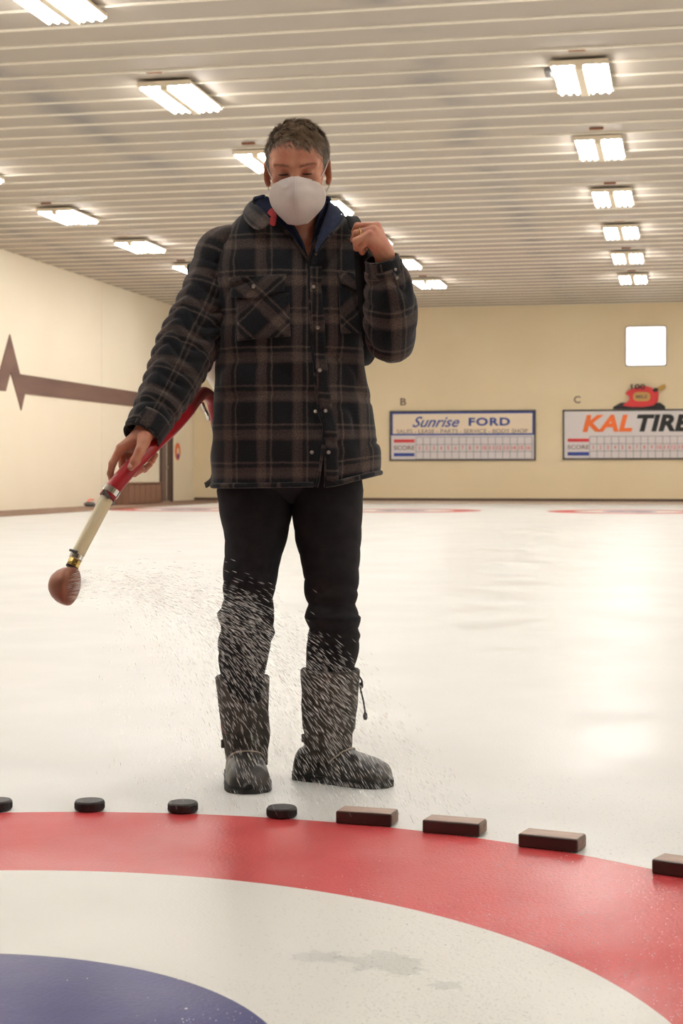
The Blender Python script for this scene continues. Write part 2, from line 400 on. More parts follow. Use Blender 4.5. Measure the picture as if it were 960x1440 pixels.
# red stone emblem standing on the scoreboard
x0, z0 = on_far(898, 576); em = empty('stone_emblem', (x0, YW - 0.03, z0 + 0.012))
tag(em, 'red curling-stone cutout emblem with gold oval on top of the scoreboard', 'emblem')
def E(pts, y0_, d): return prism([(on_far(a, b)[0] - x0, on_far(a, b)[1] - z0) for a, b in pts], lambda u, v, q: (u, -y0_ - q, v), d)
obj('base', E([(862, 576), (862, 573), (873, 567), (928, 567), (935, 572), (935, 576)], 0.0, 0.03), BLACK, em)
obj('stone_body', E([(875, 571), (885, 563), (884, 558), (879, 554), (884, 549), (896, 545), (906, 543), (916, 546), (922, 551), (926, 552), (925, 565), (918, 571), (905, 573), (888, 573)], 0.03, 0.03), SIGN_RED, em)
ov = [(902 + 12 * math.copysign(abs(math.cos(t)) ** 0.6, math.cos(t)), 558.5 + 6.5 * math.copysign(abs(math.sin(t)) ** 0.6, math.sin(t))) for t in np.linspace(0, 2 * math.pi, 28, endpoint=False)]
op = obj('gold_oval', E(ov, 0.06, 0.012), SIGN_GOLD, em)
a_, b_ = on_far(894, 561); c_, d_ = on_far(910, 556)
obj('lettering', fit_text('MILE', a_ - x0, c_ - x0, b_ - z0, d_ - z0, -0.072, bold=0.03), SIGN_BROWN, op)
hd = obj('handle', E([(917, 549), (925, 545), (930, 542), (935, 541), (936, 545), (931, 550), (924, 551)], 0.03, 0.03), SIGN_GOLD, em)
obj('handle_neck', E([(917, 550), (920, 546), (925, 547), (925, 551), (920, 552)], 0.06, 0.01), BLACK, hd)
a_, b_ = on_far(887, 548.5); c_, d_ = on_far(907, 541)
obj('lettering', fit_text('100', a_ - x0, c_ - x0, b_ - z0, d_ - z0, -0.062, bold=0.02), BLACK, em)
# lit square panel
x0, z0 = on_far(879, 515.5); x1, z1 = on_far(937, 458)
lp = empty('light_panel', ((x0 + x1) / 2, YW, z0)); tag(lp, 'bright white square lit panel with rounded corners high on the far wall', 'light panel')
def rrect(hw, z0_, z1_, r, n=6):
    P = []
    for cx_, cz_, a0 in ((hw - r, z1_ - r, 0), (-hw + r, z1_ - r, 90), (-hw + r, z0_ + r, 180), (hw - r, z0_ + r, 270)):
        for q in range(n + 1):
            a = math.radians(a0 + 90 * q / n); P.append((cx_ + r * math.cos(a), cz_ + r * math.sin(a)))
    return P
hw, H = (x1 - x0) / 2, z1 - z0
obj('frame', prism(rrect(hw, 0, H, 0.07), lambda u, v, q: (u, -q, v), 0.05), SIGN_GREY, lp)
pn = obj('panel', prism(rrect(hw - 0.03, 0.03, H - 0.03, 0.06), lambda u, v, q: (u, -0.05 - q, v), 0.012), LIT, lp)
for sx, zz in [(-0.86, .74), (-0.86, .5), (-0.86, .26), (0.8, .74), (0.8, .5), (0.8, .26), (-0.58, .53)]:
    obj('mark', xf(lathe([(0.022, 0), (0.022, 0.006)], 10), Matrix.Translation((sx * hw, -0.062, zz * H)) @ Matrix.Rotation(math.pi / 2, 4, 'X')), SIGN_WHITE, pn)

# ------------------------------------------------------------------ left wall things
st = [(-100, 511), (-1, 521), (13, 470), (27, 526), (183, 550), (272, 563.5), (272, 582), (180, 571), (34, 554), (29, 577), (14, 523), (7, 550), (-100, 539)]
pts = [on_left(a, b) for a, b in st]; pts = [(min(p[0], YW - 0.01), p[1]) for p in pts]
ws = obj('wall_stripe', prism(pts, lambda u, v, q: (XL + q, u, v), 0.025), BROWN)
tag(ws, 'brown heartbeat-shaped zigzag stripe along the cream left wall', 'wall stripe')
ya, yb = on_left(224, 650)[0], on_left(240.5, 650)[0]
dr = empty('door_1', (XL, (ya + yb) / 2, 0.03)); tag(dr, 'dark brown door in the left wall', kind='structure'); dw = (yb - ya) / 2
obj('door_frame', cat([bbox(0, 0.07, -dw, -dw + 0.1, 0, 2.2, 0.006), bbox(0, 0.07, dw - 0.1, dw, 0, 2.2, 0.006), bbox(0, 0.07, -dw + 0.1, dw - 0.1, 2.08, 2.2, 0.006)]), DOOR, dr)
dl = obj('door_leaf', bbox(0.005, 0.045, -dw + 0.1, -0.04, 0.02, 2.08, 0.006), DOOR2, dr)
dl2 = obj('door_leaf', bbox(0.005, 0.045, 0.0, dw - 0.1, 0.02, 2.08, 0.006), DOOR, dr)
obj('edge_strip', bbox(0.005, 0.055, -0.04, 0.0, 0.02, 2.08, 0.006), METAL, dr)
obj('handle', cat([bbox(0.05, 0.12, -0.12, -0.08, 0.98, 1.02, 0.006), bbox(0.1, 0.125, -0.26, -0.08, 0.985, 1.015, 0.006)]), STEEL, dl)
# low plank bench cupboard
bx0, bx1, by0, by1, bh = XL + 0.04, -14.1, 40.4, 43.1, 0.58
cb = empty('storage_bench', ((bx0 + bx1) / 2, (by0 + by1) / 2, 0.03)); tag(cb, 'low brown wooden storage bench with plank front beside the door', 'bench')
hx, hy = (bx1 - bx0) / 2, (by1 - by0) / 2
obj('body', bbox(-hx, hx - 0.03, -hy, hy, 0, bh - 0.04, 0.006), WOOD, cb)
obj('lid', bbox(-hx, hx + 0.02, -hy - 0.02, hy + 0.02, bh - 0.04, bh, 0.006), WOOD, cb)
npk = 6; pkw = 2 * hy / npk
pkm = mesh('plank', bbox(hx - 0.03, hx, 0.012, pkw - 0.012, 0.02, bh - 0.05, 0.006), WOOD)
for i in range(npk): obj('plank', pkm, parent=cb, loc=(0, -hy + i * pkw, 0))
# round sticker
y0, z0 = on_left(249.5, 635); rs = empty('round_sticker', (XL, y0, z0 - 0.22)); tag(rs, 'round orange, white and blue wall decal right of the dark door', 'decal')
Rm = Matrix.Translation((0, 0, 0.22)) @ Matrix.Rotation(math.pi / 2, 4, 'Y')
obj('disc', xf(lathe([(0.26, 0), (0.26, 0.012)], 32), Rm), SIGN_ORANGE, rs)
obj('centre', xf(lathe([(0.11, 0.012), (0.11, 0.018)], 24), Rm), SIGN_CREAM, rs)
obj('blue_patch', xf(lathe([(0.085, 0.012), (0.085, 0.02)], 20), Matrix.Translation((0, 0.0, -0.14)) @ Rm), SIGN_BLUE, rs)
# curling stones on the walkway
GRAN = mat('granite', srgb(120, 118, 116), 0.35, noise=(60, srgb(84, 82, 82), 0.9)); REDP = mat('red_handle', srgb(214, 60, 44), 0.35)
def stone(loc, label):
    s = empty('curling_stone', loc, 0.6); tag(s, label, 'curling stone', 'curling stones on the walkway')
    obj('stone_body', lathe([(0.06, 0), (0.11, 0.008), (0.138, 0.04), (0.145, 0.062), (0.138, 0.085), (0.11, 0.112), (0.06, 0.118), (0.0, 0.118)], 28), GRAN, s, smooth=True)
    h = obj('handle', tube([(-0.03, 0, 0.118), (-0.03, 0, 0.16), (0.03, 0, 0.172), (0.11, 0, 0.168)], [0.016, 0.016, 0.018, 0.014], 10, 16), REDP, s, smooth=True)
    obj('handle_plate', lathe([(0.07, 0.118), (0.07, 0.126), (0.0, 0.128)], 24), REDP, s)
stone((-14.35, 38.2, 0.03), 'grey curling stone with red handle, the nearer of two by the wall')
stone((-14.35, 39.6, 0.03), 'grey curling stone with red handle, the one closer to the bench')

# ------------------------------------------------------------------ painted rings in the ice
def annulus(r0, r1, z0=0.0, z1=0.0012, n=192):
    V, Q = [], []
    for r, z in ((r0, z0), (r0, z1), (r1, z1), (r1, z0)):
        for i in range(n):
            a = 2 * math.pi * i / n; V.append((r * math.cos(a), r * math.sin(a), z))
    for j in range(4):
        for i in range(n):
            k = (i + 1) % n; jj = (j + 1) % 4; Q.append((j * n + i, jj * n + i, jj * n + k, j * n + k))
    return V, [q[::-1] for q in Q]
rm = [mesh('red_ring', annulus(1.22, 1.83), ICE_RED), mesh('white_ring', annulus(0.61, 1.22), ICE_WHITE), mesh('blue_ring', annulus(0.15, 0.61), ICE_BLUE),
      mesh('centre_spot', annulus(0.0005, 0.15, n=48), ICE_WHITE)]
RC = world_from(-0.68, 2.32)
def house(x, y, label):
    o = empty('house_rings', (x, y, 0.0)); tag(o, label, 'target rings', 'curling house rings')
    for m in rm: obj(m.name, m, parent=o)
house(RC.x, RC.y, 'large red, white and blue target rings in the foreground ice')
for i, x in enumerate((RC.x, -6.3, -11.45)):
    house(x, RC.y + 34.75, ['far target rings in front of the orange-lettered scoreboard', 'far target rings in front of the blue-lettered scoreboard', 'far target rings nearest the left wall'][i])

# ------------------------------------------------------------------ pucks and blocks along the ring
RUB = mat('puck_rubber', srgb(40, 38, 38), 0.55, noise=(90, srgb(78, 76, 74), 0.5), bump=(300, 0.3, 0.001))
def puck(px, row, label):
    p = on_floor(px, row); o = empty('hockey_puck', (p.x, p.y, 0.0012), random.random()); tag(o, label, 'puck', 'pucks on the red ring')
    b = obj('puck_body', lathe([(0.0, 0), (0.034, 0), (0.0375, 0.003), (0.0381, 0.005), (0.0381, 0.0205), (0.0375, 0.0225), (0.035, 0.0254), (0.028, 0.0250), (0.0, 0.0250)], 36), RUB, o)
    obj('edge_knurl', cat([xf(box(-0.0004, 0.0004, -0.0388, -0.0378, 0.006, 0.0195), Matrix.Rotation(2 * math.pi * i / 60, 4, 'Z')) for i in range(60)]), RUB, o)
puck(-4, 1139, 'black hockey puck cut by the left edge of the frame')
puck(126, 1139.5, 'black hockey puck, second from the left on the ring edge')
puck(257, 1142, 'black hockey puck, third from the left on the ring edge')
puck(396, 1149, 'black hockey puck nearest the wooden blocks, below the gap between the boots')
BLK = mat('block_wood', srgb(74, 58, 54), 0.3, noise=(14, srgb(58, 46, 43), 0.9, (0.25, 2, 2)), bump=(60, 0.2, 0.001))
BLK_LIT_TOP = mat('block_lit_top', srgb(178, 152, 136), 0.5, noise=(25, srgb(140, 116, 102), 0.9, (0.3, 2, 2)))  # light from above painted in: same wood, lighter tone on top
BLK_LIT_END = mat('block_lit_end', srgb(128, 98, 84), 0.6, noise=(60, srgb(92, 70, 60), 0.9))  # end painted lighter than the front, which lies in shade
def block(px, row, ang, label):
    p = on_floor(px, row); o = empty('wooden_block', (p.x, p.y, 0.0012), YAW + math.radians(ang)); tag(o, label, 'block', 'wooden blocks on the red ring')
    hx, hy, h = 0.071, 0.034, 0.031
    obj('block_body', bbox(-hx, hx, -hy, hy, 0, h, 0.0035, 2), BLK, o)
    obj('lit_top', bbox(-hx + 0.003, hx - 0.003, -hy + 0.003, hy - 0.003, h - 0.001, h + 0.0008, 0.0004), BLK_LIT_TOP, o)
    obj('lit_end', bbox(hx - 0.001, hx + 0.0008, -hy + 0.004, hy - 0.004, 0.004, h - 0.004, 0.0004), BLK_LIT_END, o)
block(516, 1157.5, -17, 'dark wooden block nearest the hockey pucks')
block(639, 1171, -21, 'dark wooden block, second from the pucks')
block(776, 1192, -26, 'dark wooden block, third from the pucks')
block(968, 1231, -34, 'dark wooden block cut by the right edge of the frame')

# ================================================================== the person
D0 = 4.5; LAT0 = -0.14
pw = world_from(LAT0, D0)
person = empty('person', (pw.x, pw.y, 0.0), YAW)
tag(person, 'person in dark plaid jacket, face mask and winter boots spraying water on the ice', 'person')
def P(px, py, dy=0.0):          # a point in the person's own frame (x to his left, -y the way he faces)
    d = D0 + dy
    return np.array([(px - 480) * d / F - LAT0, dy, CAM_H + (HORIZON - py) * d / F])
def ROWZ(py): return CAM_H + (HORIZON - py) * D0 / F
def PXX(px): return (px - 480) * D0 / F - LAT0

SKIN = mat('skin', srgb(198, 140, 110), 0.5, noise=(26, srgb(182, 110, 86), 0.9), sss=0.1, bump=(120, 0.15, 0.002))

# ---- body as one signed-distance surface
class Sdf:
    def __init__(s, lo, hi, h):
        s.lo = np.array(lo, float); s.h = h; s.n = np.ceil((np.array(hi) - s.lo) / h).astype(int) + 1
        s.D = np.full(s.n, 0.5, np.float32)
    def _sub(s, a, b, m):
        i0 = np.maximum(np.floor((np.array(a) - m - s.lo) / s.h).astype(int), 0)
        i1 = np.minimum(np.ceil((np.array(b) + m - s.lo) / s.h).astype(int) + 1, s.n)
        sl = tuple(slice(p, q) for p, q in zip(i0, i1))
        ax = [(s.lo[k] + s.h * np.arange(i0[k], i1[k])).astype(np.float32) for k in range(3)]
        return sl, np.meshgrid(*ax, indexing='ij', sparse=True)
    def _mix(s, sl, d, k, sub=False):
        a = s.D[sl]
        if sub: d = -d; q = np.maximum(k - np.abs(a - d), 0) / k; s.D[sl] = np.maximum(a, d) + q * q * k * 0.25
        else: q = np.maximum(k - np.abs(a - d), 0) / k; s.D[sl] = np.minimum(a, d) - q * q * k * 0.25
    def cap(s, a, b, ra, rb, k=0.012, sub=False):
        a = np.array(a, float); b = np.array(b, float); r = max(ra, rb)
        sl, (X, Y, Z) = s._sub(np.minimum(a, b) - r, np.maximum(a, b) + r, k + 0.012)
        u = b - a; L = float(u @ u) + 1e-12
        t = np.clip(((X - a[0]) * u[0] + (Y - a[1]) * u[1] + (Z - a[2]) * u[2]) / L, 0, 1)
        d = np.sqrt((X - a[0] - t * u[0]) ** 2 + (Y - a[1] - t * u[1]) ** 2 + (Z - a[2] - t * u[2]) ** 2) - (ra + (rb - ra) * t)
        s._mix(sl, d.astype(np.float32), k, sub)
    def chain(s, pts, rad, k=0.006):
        for i in range(len(pts) - 1): s.cap(pts[i], pts[i + 1], rad[i], rad[i + 1], k)
    def ell(s, c, r, R=None, k=0.012, sub=False):
        c = np.array(c, float); R = np.eye(3) if R is None else np.array(R); r = np.array(r, float)
        ext = np.sqrt(((R * r[None, :]) ** 2).sum(1))
        sl, (X, Y, Z) = s._sub(c - ext, c + ext, k + 0.012)
        px, py, pz = X - c[0], Y - c[1], Z - c[2]
        q = [px * R[0, i] + py * R[1, i] + pz * R[2, i] for i in range(3)]
        k0 = np.sqrt(sum((q[i] / r[i]) ** 2 for i in range(3))); k1 = np.sqrt(sum((q[i] / r[i] ** 2) ** 2 for i in range(3))) + 1e-9
        s._mix(sl, (k0 * (k0 - 1) / k1).astype(np.float32), k, sub)
    def nets(s):
        D = s.D; I = D < 0; n = s.n
        c = np.zeros(n - 1, np.uint8)
        for a in (0, 1):
            for b in (0, 1):
                for e in (0, 1): c += I[a:n[0] - 1 + a, b:n[1] - 1 + b, e:n[2] - 1 + e]
        cells = np.argwhere((c > 0) & (c < 8)); del c
        flat = np.ravel_multi_index(cells.T, n - 1)
        acc = np.zeros((len(cells), 3)); cnt = np.zeros(len(cells))
        cor = [np.array(q) for q in np.ndindex(2, 2, 2)]
        for a in cor:
            for ax in range(3):
                if a[ax]: continue
                b = a.copy(); b[ax] = 1
                da = D[tuple((cells + a).T)].astype(float); db = D[tuple((cells + b).T)].astype(float)
                m = (da < 0) != (db < 0); t = np.where(m, da / np.where(m, da - db, 1), 0)
                p = a + (b - a) * t[:, None]; acc[m] += p[m]; cnt[m] += 1
        V = s.lo + s.h * (cells + acc / cnt[:, None])
        Q = []
        for ax in range(3):
            o1, o2 = [k for k in range(3) if k != ax]
            sa = [slice(None)] * 3; sb = [slice(None)] * 3; sa[ax] = slice(0, -1); sb[ax] = slice(1, None)
            A, B = I[tuple(sa)], I[tuple(sb)]; e = np.argwhere(A != B)
            ok = (e[:, o1] > 0) & (e[:, o2] > 0) & (e[:, o1] < n[o1] - 1) & (e[:, o2] < n[o2] - 1); e = e[ok]
            q = []
            for d1, d2 in ((-1, -1), (0, -1), (0, 0), (-1, 0)):
                g = e.copy(); g[:, o1] += d1; g[:, o2] += d2
                q.append(np.searchsorted(flat, np.ravel_multi_index(g.T, n - 1)))
            q = np.stack(q, 1); flip = A[tuple(e.T)] if ax != 1 else ~A[tuple(e.T)]
            q[~flip] = q[~flip][:, ::-1]; Q.append(q)
        return V, np.vstack(Q)

HEAD_O = P(418, 238, -0.055)
HR = np.array(Euler((math.radians(19), 0, math.radians(-2)), 'XYZ').to_matrix()) @ np.array(Matrix.Rotation(math.radians(-1.5), 3, 'Y'))
HS = 1.03
def H(x, y, z): return HEAD_O + HR @ (HS * np.array([x, y, z]))
S = Sdf((-0.52, -0.36, 0.02), (0.34, 0.18, 1.86), 0.0033)
hs = lambda *r: np.array(r) * HS
# cranium, face, jaw
S.ell(H(0, 0.012, 0.030), hs(0.076, 0.096, 0.078), HR, 0.02)
S.ell(H(0, -0.024, -0.028), hs(0.062, 0.066, 0.086), HR, 0.04)
S.ell(H(0, -0.043, 0.040), hs(0.062, 0.050, 0.046), HR, 0.03)
S.cap(H(-0.05, -0.01, -0.075), H(-0.014, -0.066, -0.102), 0.018, 0.017, 0.03)
S.cap(H(0.05, -0.01, -0.075), H(0.014, -0.066, -0.102), 0.018, 0.017, 0.03)
S.ell(H(0, -0.072, -0.104), hs(0.022, 0.015, 0.016), HR, 0.02)
for sx in (-1, 1):
    S.cap(H(sx * 0.014, -0.093, 0.024), H(sx * 0.05, -0.078, 0.024), 0.009, 0.008, 0.016)      # brow ridge
    S.ell(H(sx * 0.046, -0.064, -0.018), hs(0.014, 0.012, 0.012), HR, 0.02)                       # cheek bone
    S.ell(H(sx * 0.031, -0.103, 0.006), hs(0.018, 0.018, 0.0105), HR, 0.012, sub=True)            # eye socket
    S.ell(H(sx * 0.031, -0.0755, 0.006), hs(0.0150, 0.0140, 0.0115), HR, 0.004)                   # closed lid
    S.ell(H(sx * 0.082, 0.016, -0.008), hs(0.009, 0.020, 0.033), HR @ np.array(Matrix.Rotation(sx * 0.35, 3, 'Z')), 0.008)
    S.ell(H(sx * 0.094, 0.010, -0.004), hs(0.007, 0.011, 0.02), HR @ np.array(Matrix.Rotation(sx * 0.35, 3, 'Z')), 0.005, sub=True)
    S.ell(H(sx * 0.080, 0.008, -0.037), hs(0.007, 0.008, 0.009), HR, 0.006)
S.cap(H(0, -0.094, 0.012), H(0, -0.116, -0.032), 0.009, 0.0125, 0.012)
for sx in (-1, 1): S.ell(H(sx * 0.013, -0.106, -0.036), hs(0.009, 0.010, 0.008), HR, 0.008)
S.ell(H(0, -0.090, -0.066), hs(0.026, 0.012, 0.012), HR, 0.012)
# neck and trunk
nb = P(414, 345, 0.03)
S.cap(H(0, 0.018, -0.07), nb, 0.056, 0.062, 0.03)
S.ell(P(412, 372, 0.01), (0.165, 0.085, 0.07), None, 0.05)
S.ell(P(410, 430, 0.0), (0.150, 0.105, 0.15), None, 0.05)
S.ell(P(410, 540, 0.0), (0.145, 0.09, 0.17), None, 0.05)
S.ell(P(408, 640, 0.02), (0.150, 0.065, 0.11), None, 0.05)
# legs
def G(px, row):                 # ground point in his frame
    t = CAM_H * F / (row - HORIZON); return np.array([(px - 480) / F * t - LAT0, t - D0, 0.0])
tR = G(351, 1117.5); tL = G(549, 1107.5)
for hip, knee, ank in ((P(362, 690, 0.02), P(350, 850, 0.0), P(343.5, 1060, 0.085)), (P(455, 690, 0.02), P(467, 850, 0.0), P(461, 1060, 0.082))):
    S.cap(hip, knee, 0.066, 0.044, 0.03); S.cap(knee, ank, 0.044, 0.032, 0.02)
S.cap(P(343.5, 1060, 0.085), tR + np.array([-.03, .25, .045]), 0.030, 0.024, 0.02); S.cap(tR + np.array([-.03, .25, .045]), tR + np.array([-.009, .085, .036]), 0.024, 0.018, 0.015)
S.cap(P(461, 1060, 0.082), tL + np.array([-.215, .135, .045]), 0.030, 0.024, 0.02); S.cap(tL + np.array([-.215, .135, .045]), tL + np.array([-.07, .045, .036]), 0.024, 0.018, 0.015)
# his right arm (left in the picture) and the hand on the hose
S.chain([P(315, 362, 0.02), P(262, 478, -0.04), P(208, 598, -0.225)], [0.05, 0.042, 0.027], 0.02)
rw = P(205, 606, -0.235)
S.cap(P(214, 592, -0.22), rw, 0.027, 0.026, 0.01)
kn = [P(170, 630, -0.270), P(171, 633, -0.250), P(178, 633, -0.232), P(187, 631, -0.218)]
for q in kn: S.cap(rw, q, 0.019, 0.0125, 0.014)
S.chain([kn[0], P(158, 652, -0.278), P(155, 666, -0.277), P(157, 677, -0.276)], [0.0120, 0.0098, 0.0086, 0.0074], 0.004)
S.chain([kn[1], P(172, 655, -0.238), P(189, 666, -0.235), P(200, 660, -0.252)], [0.0118, 0.0098, 0.009, 0.008], 0.004)
S.chain([kn[2], P(184, 650, -0.218), P(203, 660, -0.218), P(211, 653, -0.240)], [0.0115, 0.0096, 0.0088, 0.0078], 0.004)
S.chain([kn[3], P(197, 642, -0.206), P(214, 648, -0.208), P(219, 640, -0.230)], [0.0105, 0.0088, 0.008, 0.007], 0.004)
S.cap(rw, P(202, 622, -0.288), 0.02, 0.016, 0.014)
S.chain([P(204, 615, -0.278), P(197, 634, -0.304), P(190, 648, -0.310), P(184, 657, -0.308)], [0.0165, 0.0128, 0.0125, 0.0095], 0.006)
# his left arm folded up, fist at the strap
S.chain([P(505, 365, 0.02), P(553, 482, -0.03)], [0.05, 0.042], 0.02)
lw = P(541, 360, -0.17)
S.chain([P(553, 482, -0.05), P(546, 400, -0.14), lw], [0.042, 0.036, 0.0265], 0.015)
kl = [P(530, 318, -0.165), P(524.5, 323, -0.183), P(519.5, 330, -0.196), P(517, 338, -0.2)]
for q in kl: S.cap(lw, q, 0.021, 0.0118, 0.008)
S.cap(P(537, 350, -0.172), P(527, 332, -0.172), 0.026, 0.019, 0.012)
S.chain([kl[0], P(502, 317.5, -0.175), P(498, 326, -0.140), P(508, 333, -0.118)], [0.0112, 0.0092, 0.0086, 0.008], 0.002)
S.chain([kl[1], P(500, 328, -0.192), P(496.5, 337, -0.155), P(508, 342, -0.132)], [0.0112, 0.0092, 0.0086, 0.008], 0.002)
S.chain([kl[2], P(500, 338.5, -0.205), P(501, 349, -0.178), P(509, 350, -0.155)], [0.0112, 0.0094, 0.0086, 0.008], 0.002)
S.chain([kl[3], P(506, 348, -0.196), P(509, 355, -0.172), P(513, 350, -0.155)], [0.0100, 0.0084, 0.0078, 0.0072], 0.002)
S.chain([P(533, 350, -0.145), P(519, 338, -0.125), P(509, 324, -0.112)], [0.016, 0.0125, 0.0095], 0.006)
V, Q = S.nets()
me = bpy.data.meshes.new('body'); me.vertices.add(len(V)); me.vertices.foreach_set('co', V.astype(np.float32).ravel())
me.loops.add(4 * len(Q)); me.loops.foreach_set('vertex_index', Q.astype(np.int32).ravel())
me.polygons.add(len(Q)); me.polygons.foreach_set('loop_start', np.arange(0, 4 * len(Q), 4, dtype=np.int32))
me.polygons.foreach_set('use_smooth', np.ones(len(Q), bool)); me.update(calc_edges=True); me.validate(); me.materials.append(SKIN)
body = bpy.data.objects.new('body', me); COL.objects.link(body); body.parent = person; body['label'] = 'tanned skin of face, neck and hands'
del S

# ---- face details
LASH = mat('lash', srgb(62, 40, 34), 0.7); BROWH = mat('brow_hair', srgb(146, 112, 94), 0.8)
for sx in (-1, 1):
    obj('eyelash', tube([H(sx * 0.031 + dx, -0.0905 + 11 * dx * dx, -0.001 + 8 * dx * dx) for dx in np.linspace(-0.0135, 0.0135, 7)], [0.0008, 0.0019, 0.0022, 0.0019, 0.0008], 6, 14), LASH, person, smooth=True)
    V, Q = [], []
    for i in range(70):
        t = random.random(); x = 0.012 + 0.04 * t; zz = 0.0215 + 0.004 * math.sin(t * 2.4) + random.uniform(-0.003, 0.003)
        a = H(sx * x, -0.1035 + 0.3 * (x - 0.012) + 9 * max(0, x - 0.03) ** 2, zz); b = a + HR @ np.array([sx * random.uniform(0.003, 0.008), -0.001, random.uniform(-0.001, 0.003)])
        n = len(V); wd = HR @ np.array([0, 0, 0.0006]); V += [a - wd, a + wd, b]; Q.append((n, n + 1, n + 2))
    obj('eyebrow', (V, Q), BROWH, person)
# ---- hair
hm = bpy.data.materials.new('hair_mat'); hm.use_nodes = True
b = hm.node_tree.nodes['Principled BSDF']; at_ = hm.node_tree.nodes.new('ShaderNodeAttribute'); at_.attribute_name = 'tint'
hm.node_tree.links.new(at_.outputs['Color'], b.inputs['Base Color']); b.inputs['Roughness'].default_value = 0.8; b.inputs['Specular IOR Level'].default_value = 0.15
hc = np.array([0, 0.012, 0.030]); hr = np.array([0.079, 0.099, 0.081])
def hairy(p):
    x, y, z = p; ax = abs(x)
    if y < -0.045:
        line = 0.062 + 0.006 * math.sin(x * 90) - (0.010 if x > 0.01 else 0.0) * min(1, abs(x - 0.01) / 0.03)
        return z > line or (ax > 0.060 and z > 0.062 - (ax - 0.060) * 6)
    if y < -0.015: return z > 0.0 - 0.012 * (ax > 0.06)
    if y < 0.038: return z > 0.022
    return z > -0.055
V, Q, C = [], [], []
def face_add(pts, col):
    n = len(V); V.extend(pts); C.extend([col] * len(pts)); return n
# close under-layer
nu, nv = 72, 44; lay = {}
for i in range(nv):
    for j in range(nu):
        th = math.pi * (i + 0.5) / nv; ph = 2 * math.pi * j / nu
        d = np.array([math.sin(th) * math.cos(ph), math.sin(th) * math.sin(ph), math.cos(th)])
        p = hc + d * hr * (1.02 + 0.04 * max(0, d[2]))
        lay[i, j] = (p, hairy(p))
idx = {}
for (i, j), (p, ok) in lay.items():
    if ok: idx[i, j] = len(V); V.append(H(*p)); C.append((0.07, 0.055, 0.04))
for i in range(nv - 1):
    for j in range(nu):
        k = (j + 1) % nu; q = [(i, j), (i + 1, j), (i + 1, k), (i, k)]
        if all(t in idx for t in q): Q.append(tuple(idx[t] for t in q))
cnt = 0
while cnt < 8500:
    d = rng.normal(size=3); d /= np.linalg.norm(d); p = hc + d * hr * 1.02
    if not hairy(p): continue
    cnt += 1
    top = max(0.0, d[2]); side = 1 - top
    comb = np.array([0.55, -0.75, 0.1]) * (0.35 + 0.65 * top) + np.array([0, 0.35, -0.9]) * side * 0.8
    comb = comb + 0.55 * vnoise((p * 70)[None, :], 3)[0] * np.array([1, 0.5, 0.5]) + rng.normal(size=3) * 0.16
    comb -= d * (comb @ d); comb /= np.linalg.norm(comb) + 1e-9
    cl_ = vnoise((p * 120)[None, :], 8)[0]; lift = 0.30 + 0.35 * top + 0.25 * cl_ * top; L = (0.016 + 0.026 * top) * rng.uniform(0.7, 1.25)
    tang = comb * (1 - 0.25 * lift) + d * lift; tang /= np.linalg.norm(tang)
    pts = [p]; dirn = tang.copy()
    for s_ in range(3):
        pts.append(pts[-1] + dirn * L / 3); dirn = dirn - d * 0.33 * lift * 1.6 + np.array([0, 0, -0.05]); dirn /= np.linalg.norm(dirn)
    for q in pts[1:]:                               # keep strands out of the skin
        e = (q - hc) / hr; m = np.linalg.norm(e)
        if m < 1.035: q[:] = hc + e / m * 1.035 * hr
    wv = np.cross(dirn, d); wv /= np.linalg.norm(wv) + 1e-9
    grey = np.clip(-0.25 + 1.15 * side ** 0.9 + 0.35 * rng.normal() * 0.5, 0, 1)
    g = rng.uniform(0.6, 1.25) * (1 + 0.65 * cl_)
    col = tuple(g * (np.array([0.17, 0.105, 0.058]) * (1 - grey) + np.array([0.30, 0.265, 0.225]) * grey))
    n = len(V)
    for r_, q in zip((0.0011, 0.0010, 0.0008, 0.0002), pts): V.extend([H(*(q - wv * r_)), H(*(q + wv * r_))]); C.extend([col, col])
    for t in range(3): Q.append((n + 2 * t, n + 2 * t + 1, n + 2 * t + 3, n + 2 * t + 2))
ho = obj('hair', (V, Q), hm, person, smooth=True); ho['label'] = 'short grey-brown hair'
ca = ho.data.color_attributes.new('tint', 'FLOAT_COLOR', 'POINT')
ca.data.foreach_set('color', np.hstack([np.array(C), np.ones((len(C), 1))]).astype(np.float32).ravel())

# ---- face mask
MASK = mat('mask_fabric', srgb(214, 204, 198), 0.8, bump=(60, 0.25, 0.003))
nu, nv = 41, 31; V = []
cv = np.array([[-0.110, -0.002], [-0.126, -0.020], [-0.140, -0.052], [-0.130, -0.092], [-0.098, -0.130]])
sv = np.array([[0.042, -0.090, -0.016], [0.061, -0.070, -0.030], [0.073, -0.046, -0.058], [0.064, -0.048, -0.094], [0.026, -0.084, -0.129]])
tv = np.linspace(0, 1, nv); C5 = spline(cv, nv); S5 = spline(sv, nv)
for i in range(nv):
    for j in range(nu):
        u = -1 + 2 * j / (nu - 1); t = abs(u)
        x = math.copysign(S5[i, 0] * t, u); y = C5[i, 0] + (S5[i, 1] - C5[i, 0]) * t ** 1.55; z = C5[i, 1] + (S5[i, 2] - C5[i, 1]) * t ** 1.2
        y += 0.0030 * vnoise(np.array([[x * 60 + 5, z * 75, 1.0]]), 5)[0] * 0.6 - (0.004 * (1 - abs(vnoise(np.array([[x * 45 + z * 38, z * 30 - x * 20, 4.0]]), 6)[0])) ** 4 * math.exp(-((x + 0.018) / 0.022) ** 2 - ((z + 0.035) / 0.024) ** 2) * 1.6)
        y -= 0.004 * math.exp(-((z + 0.112) / 0.004) ** 2) * (1 - t)
        V.append(H(x, y, z))
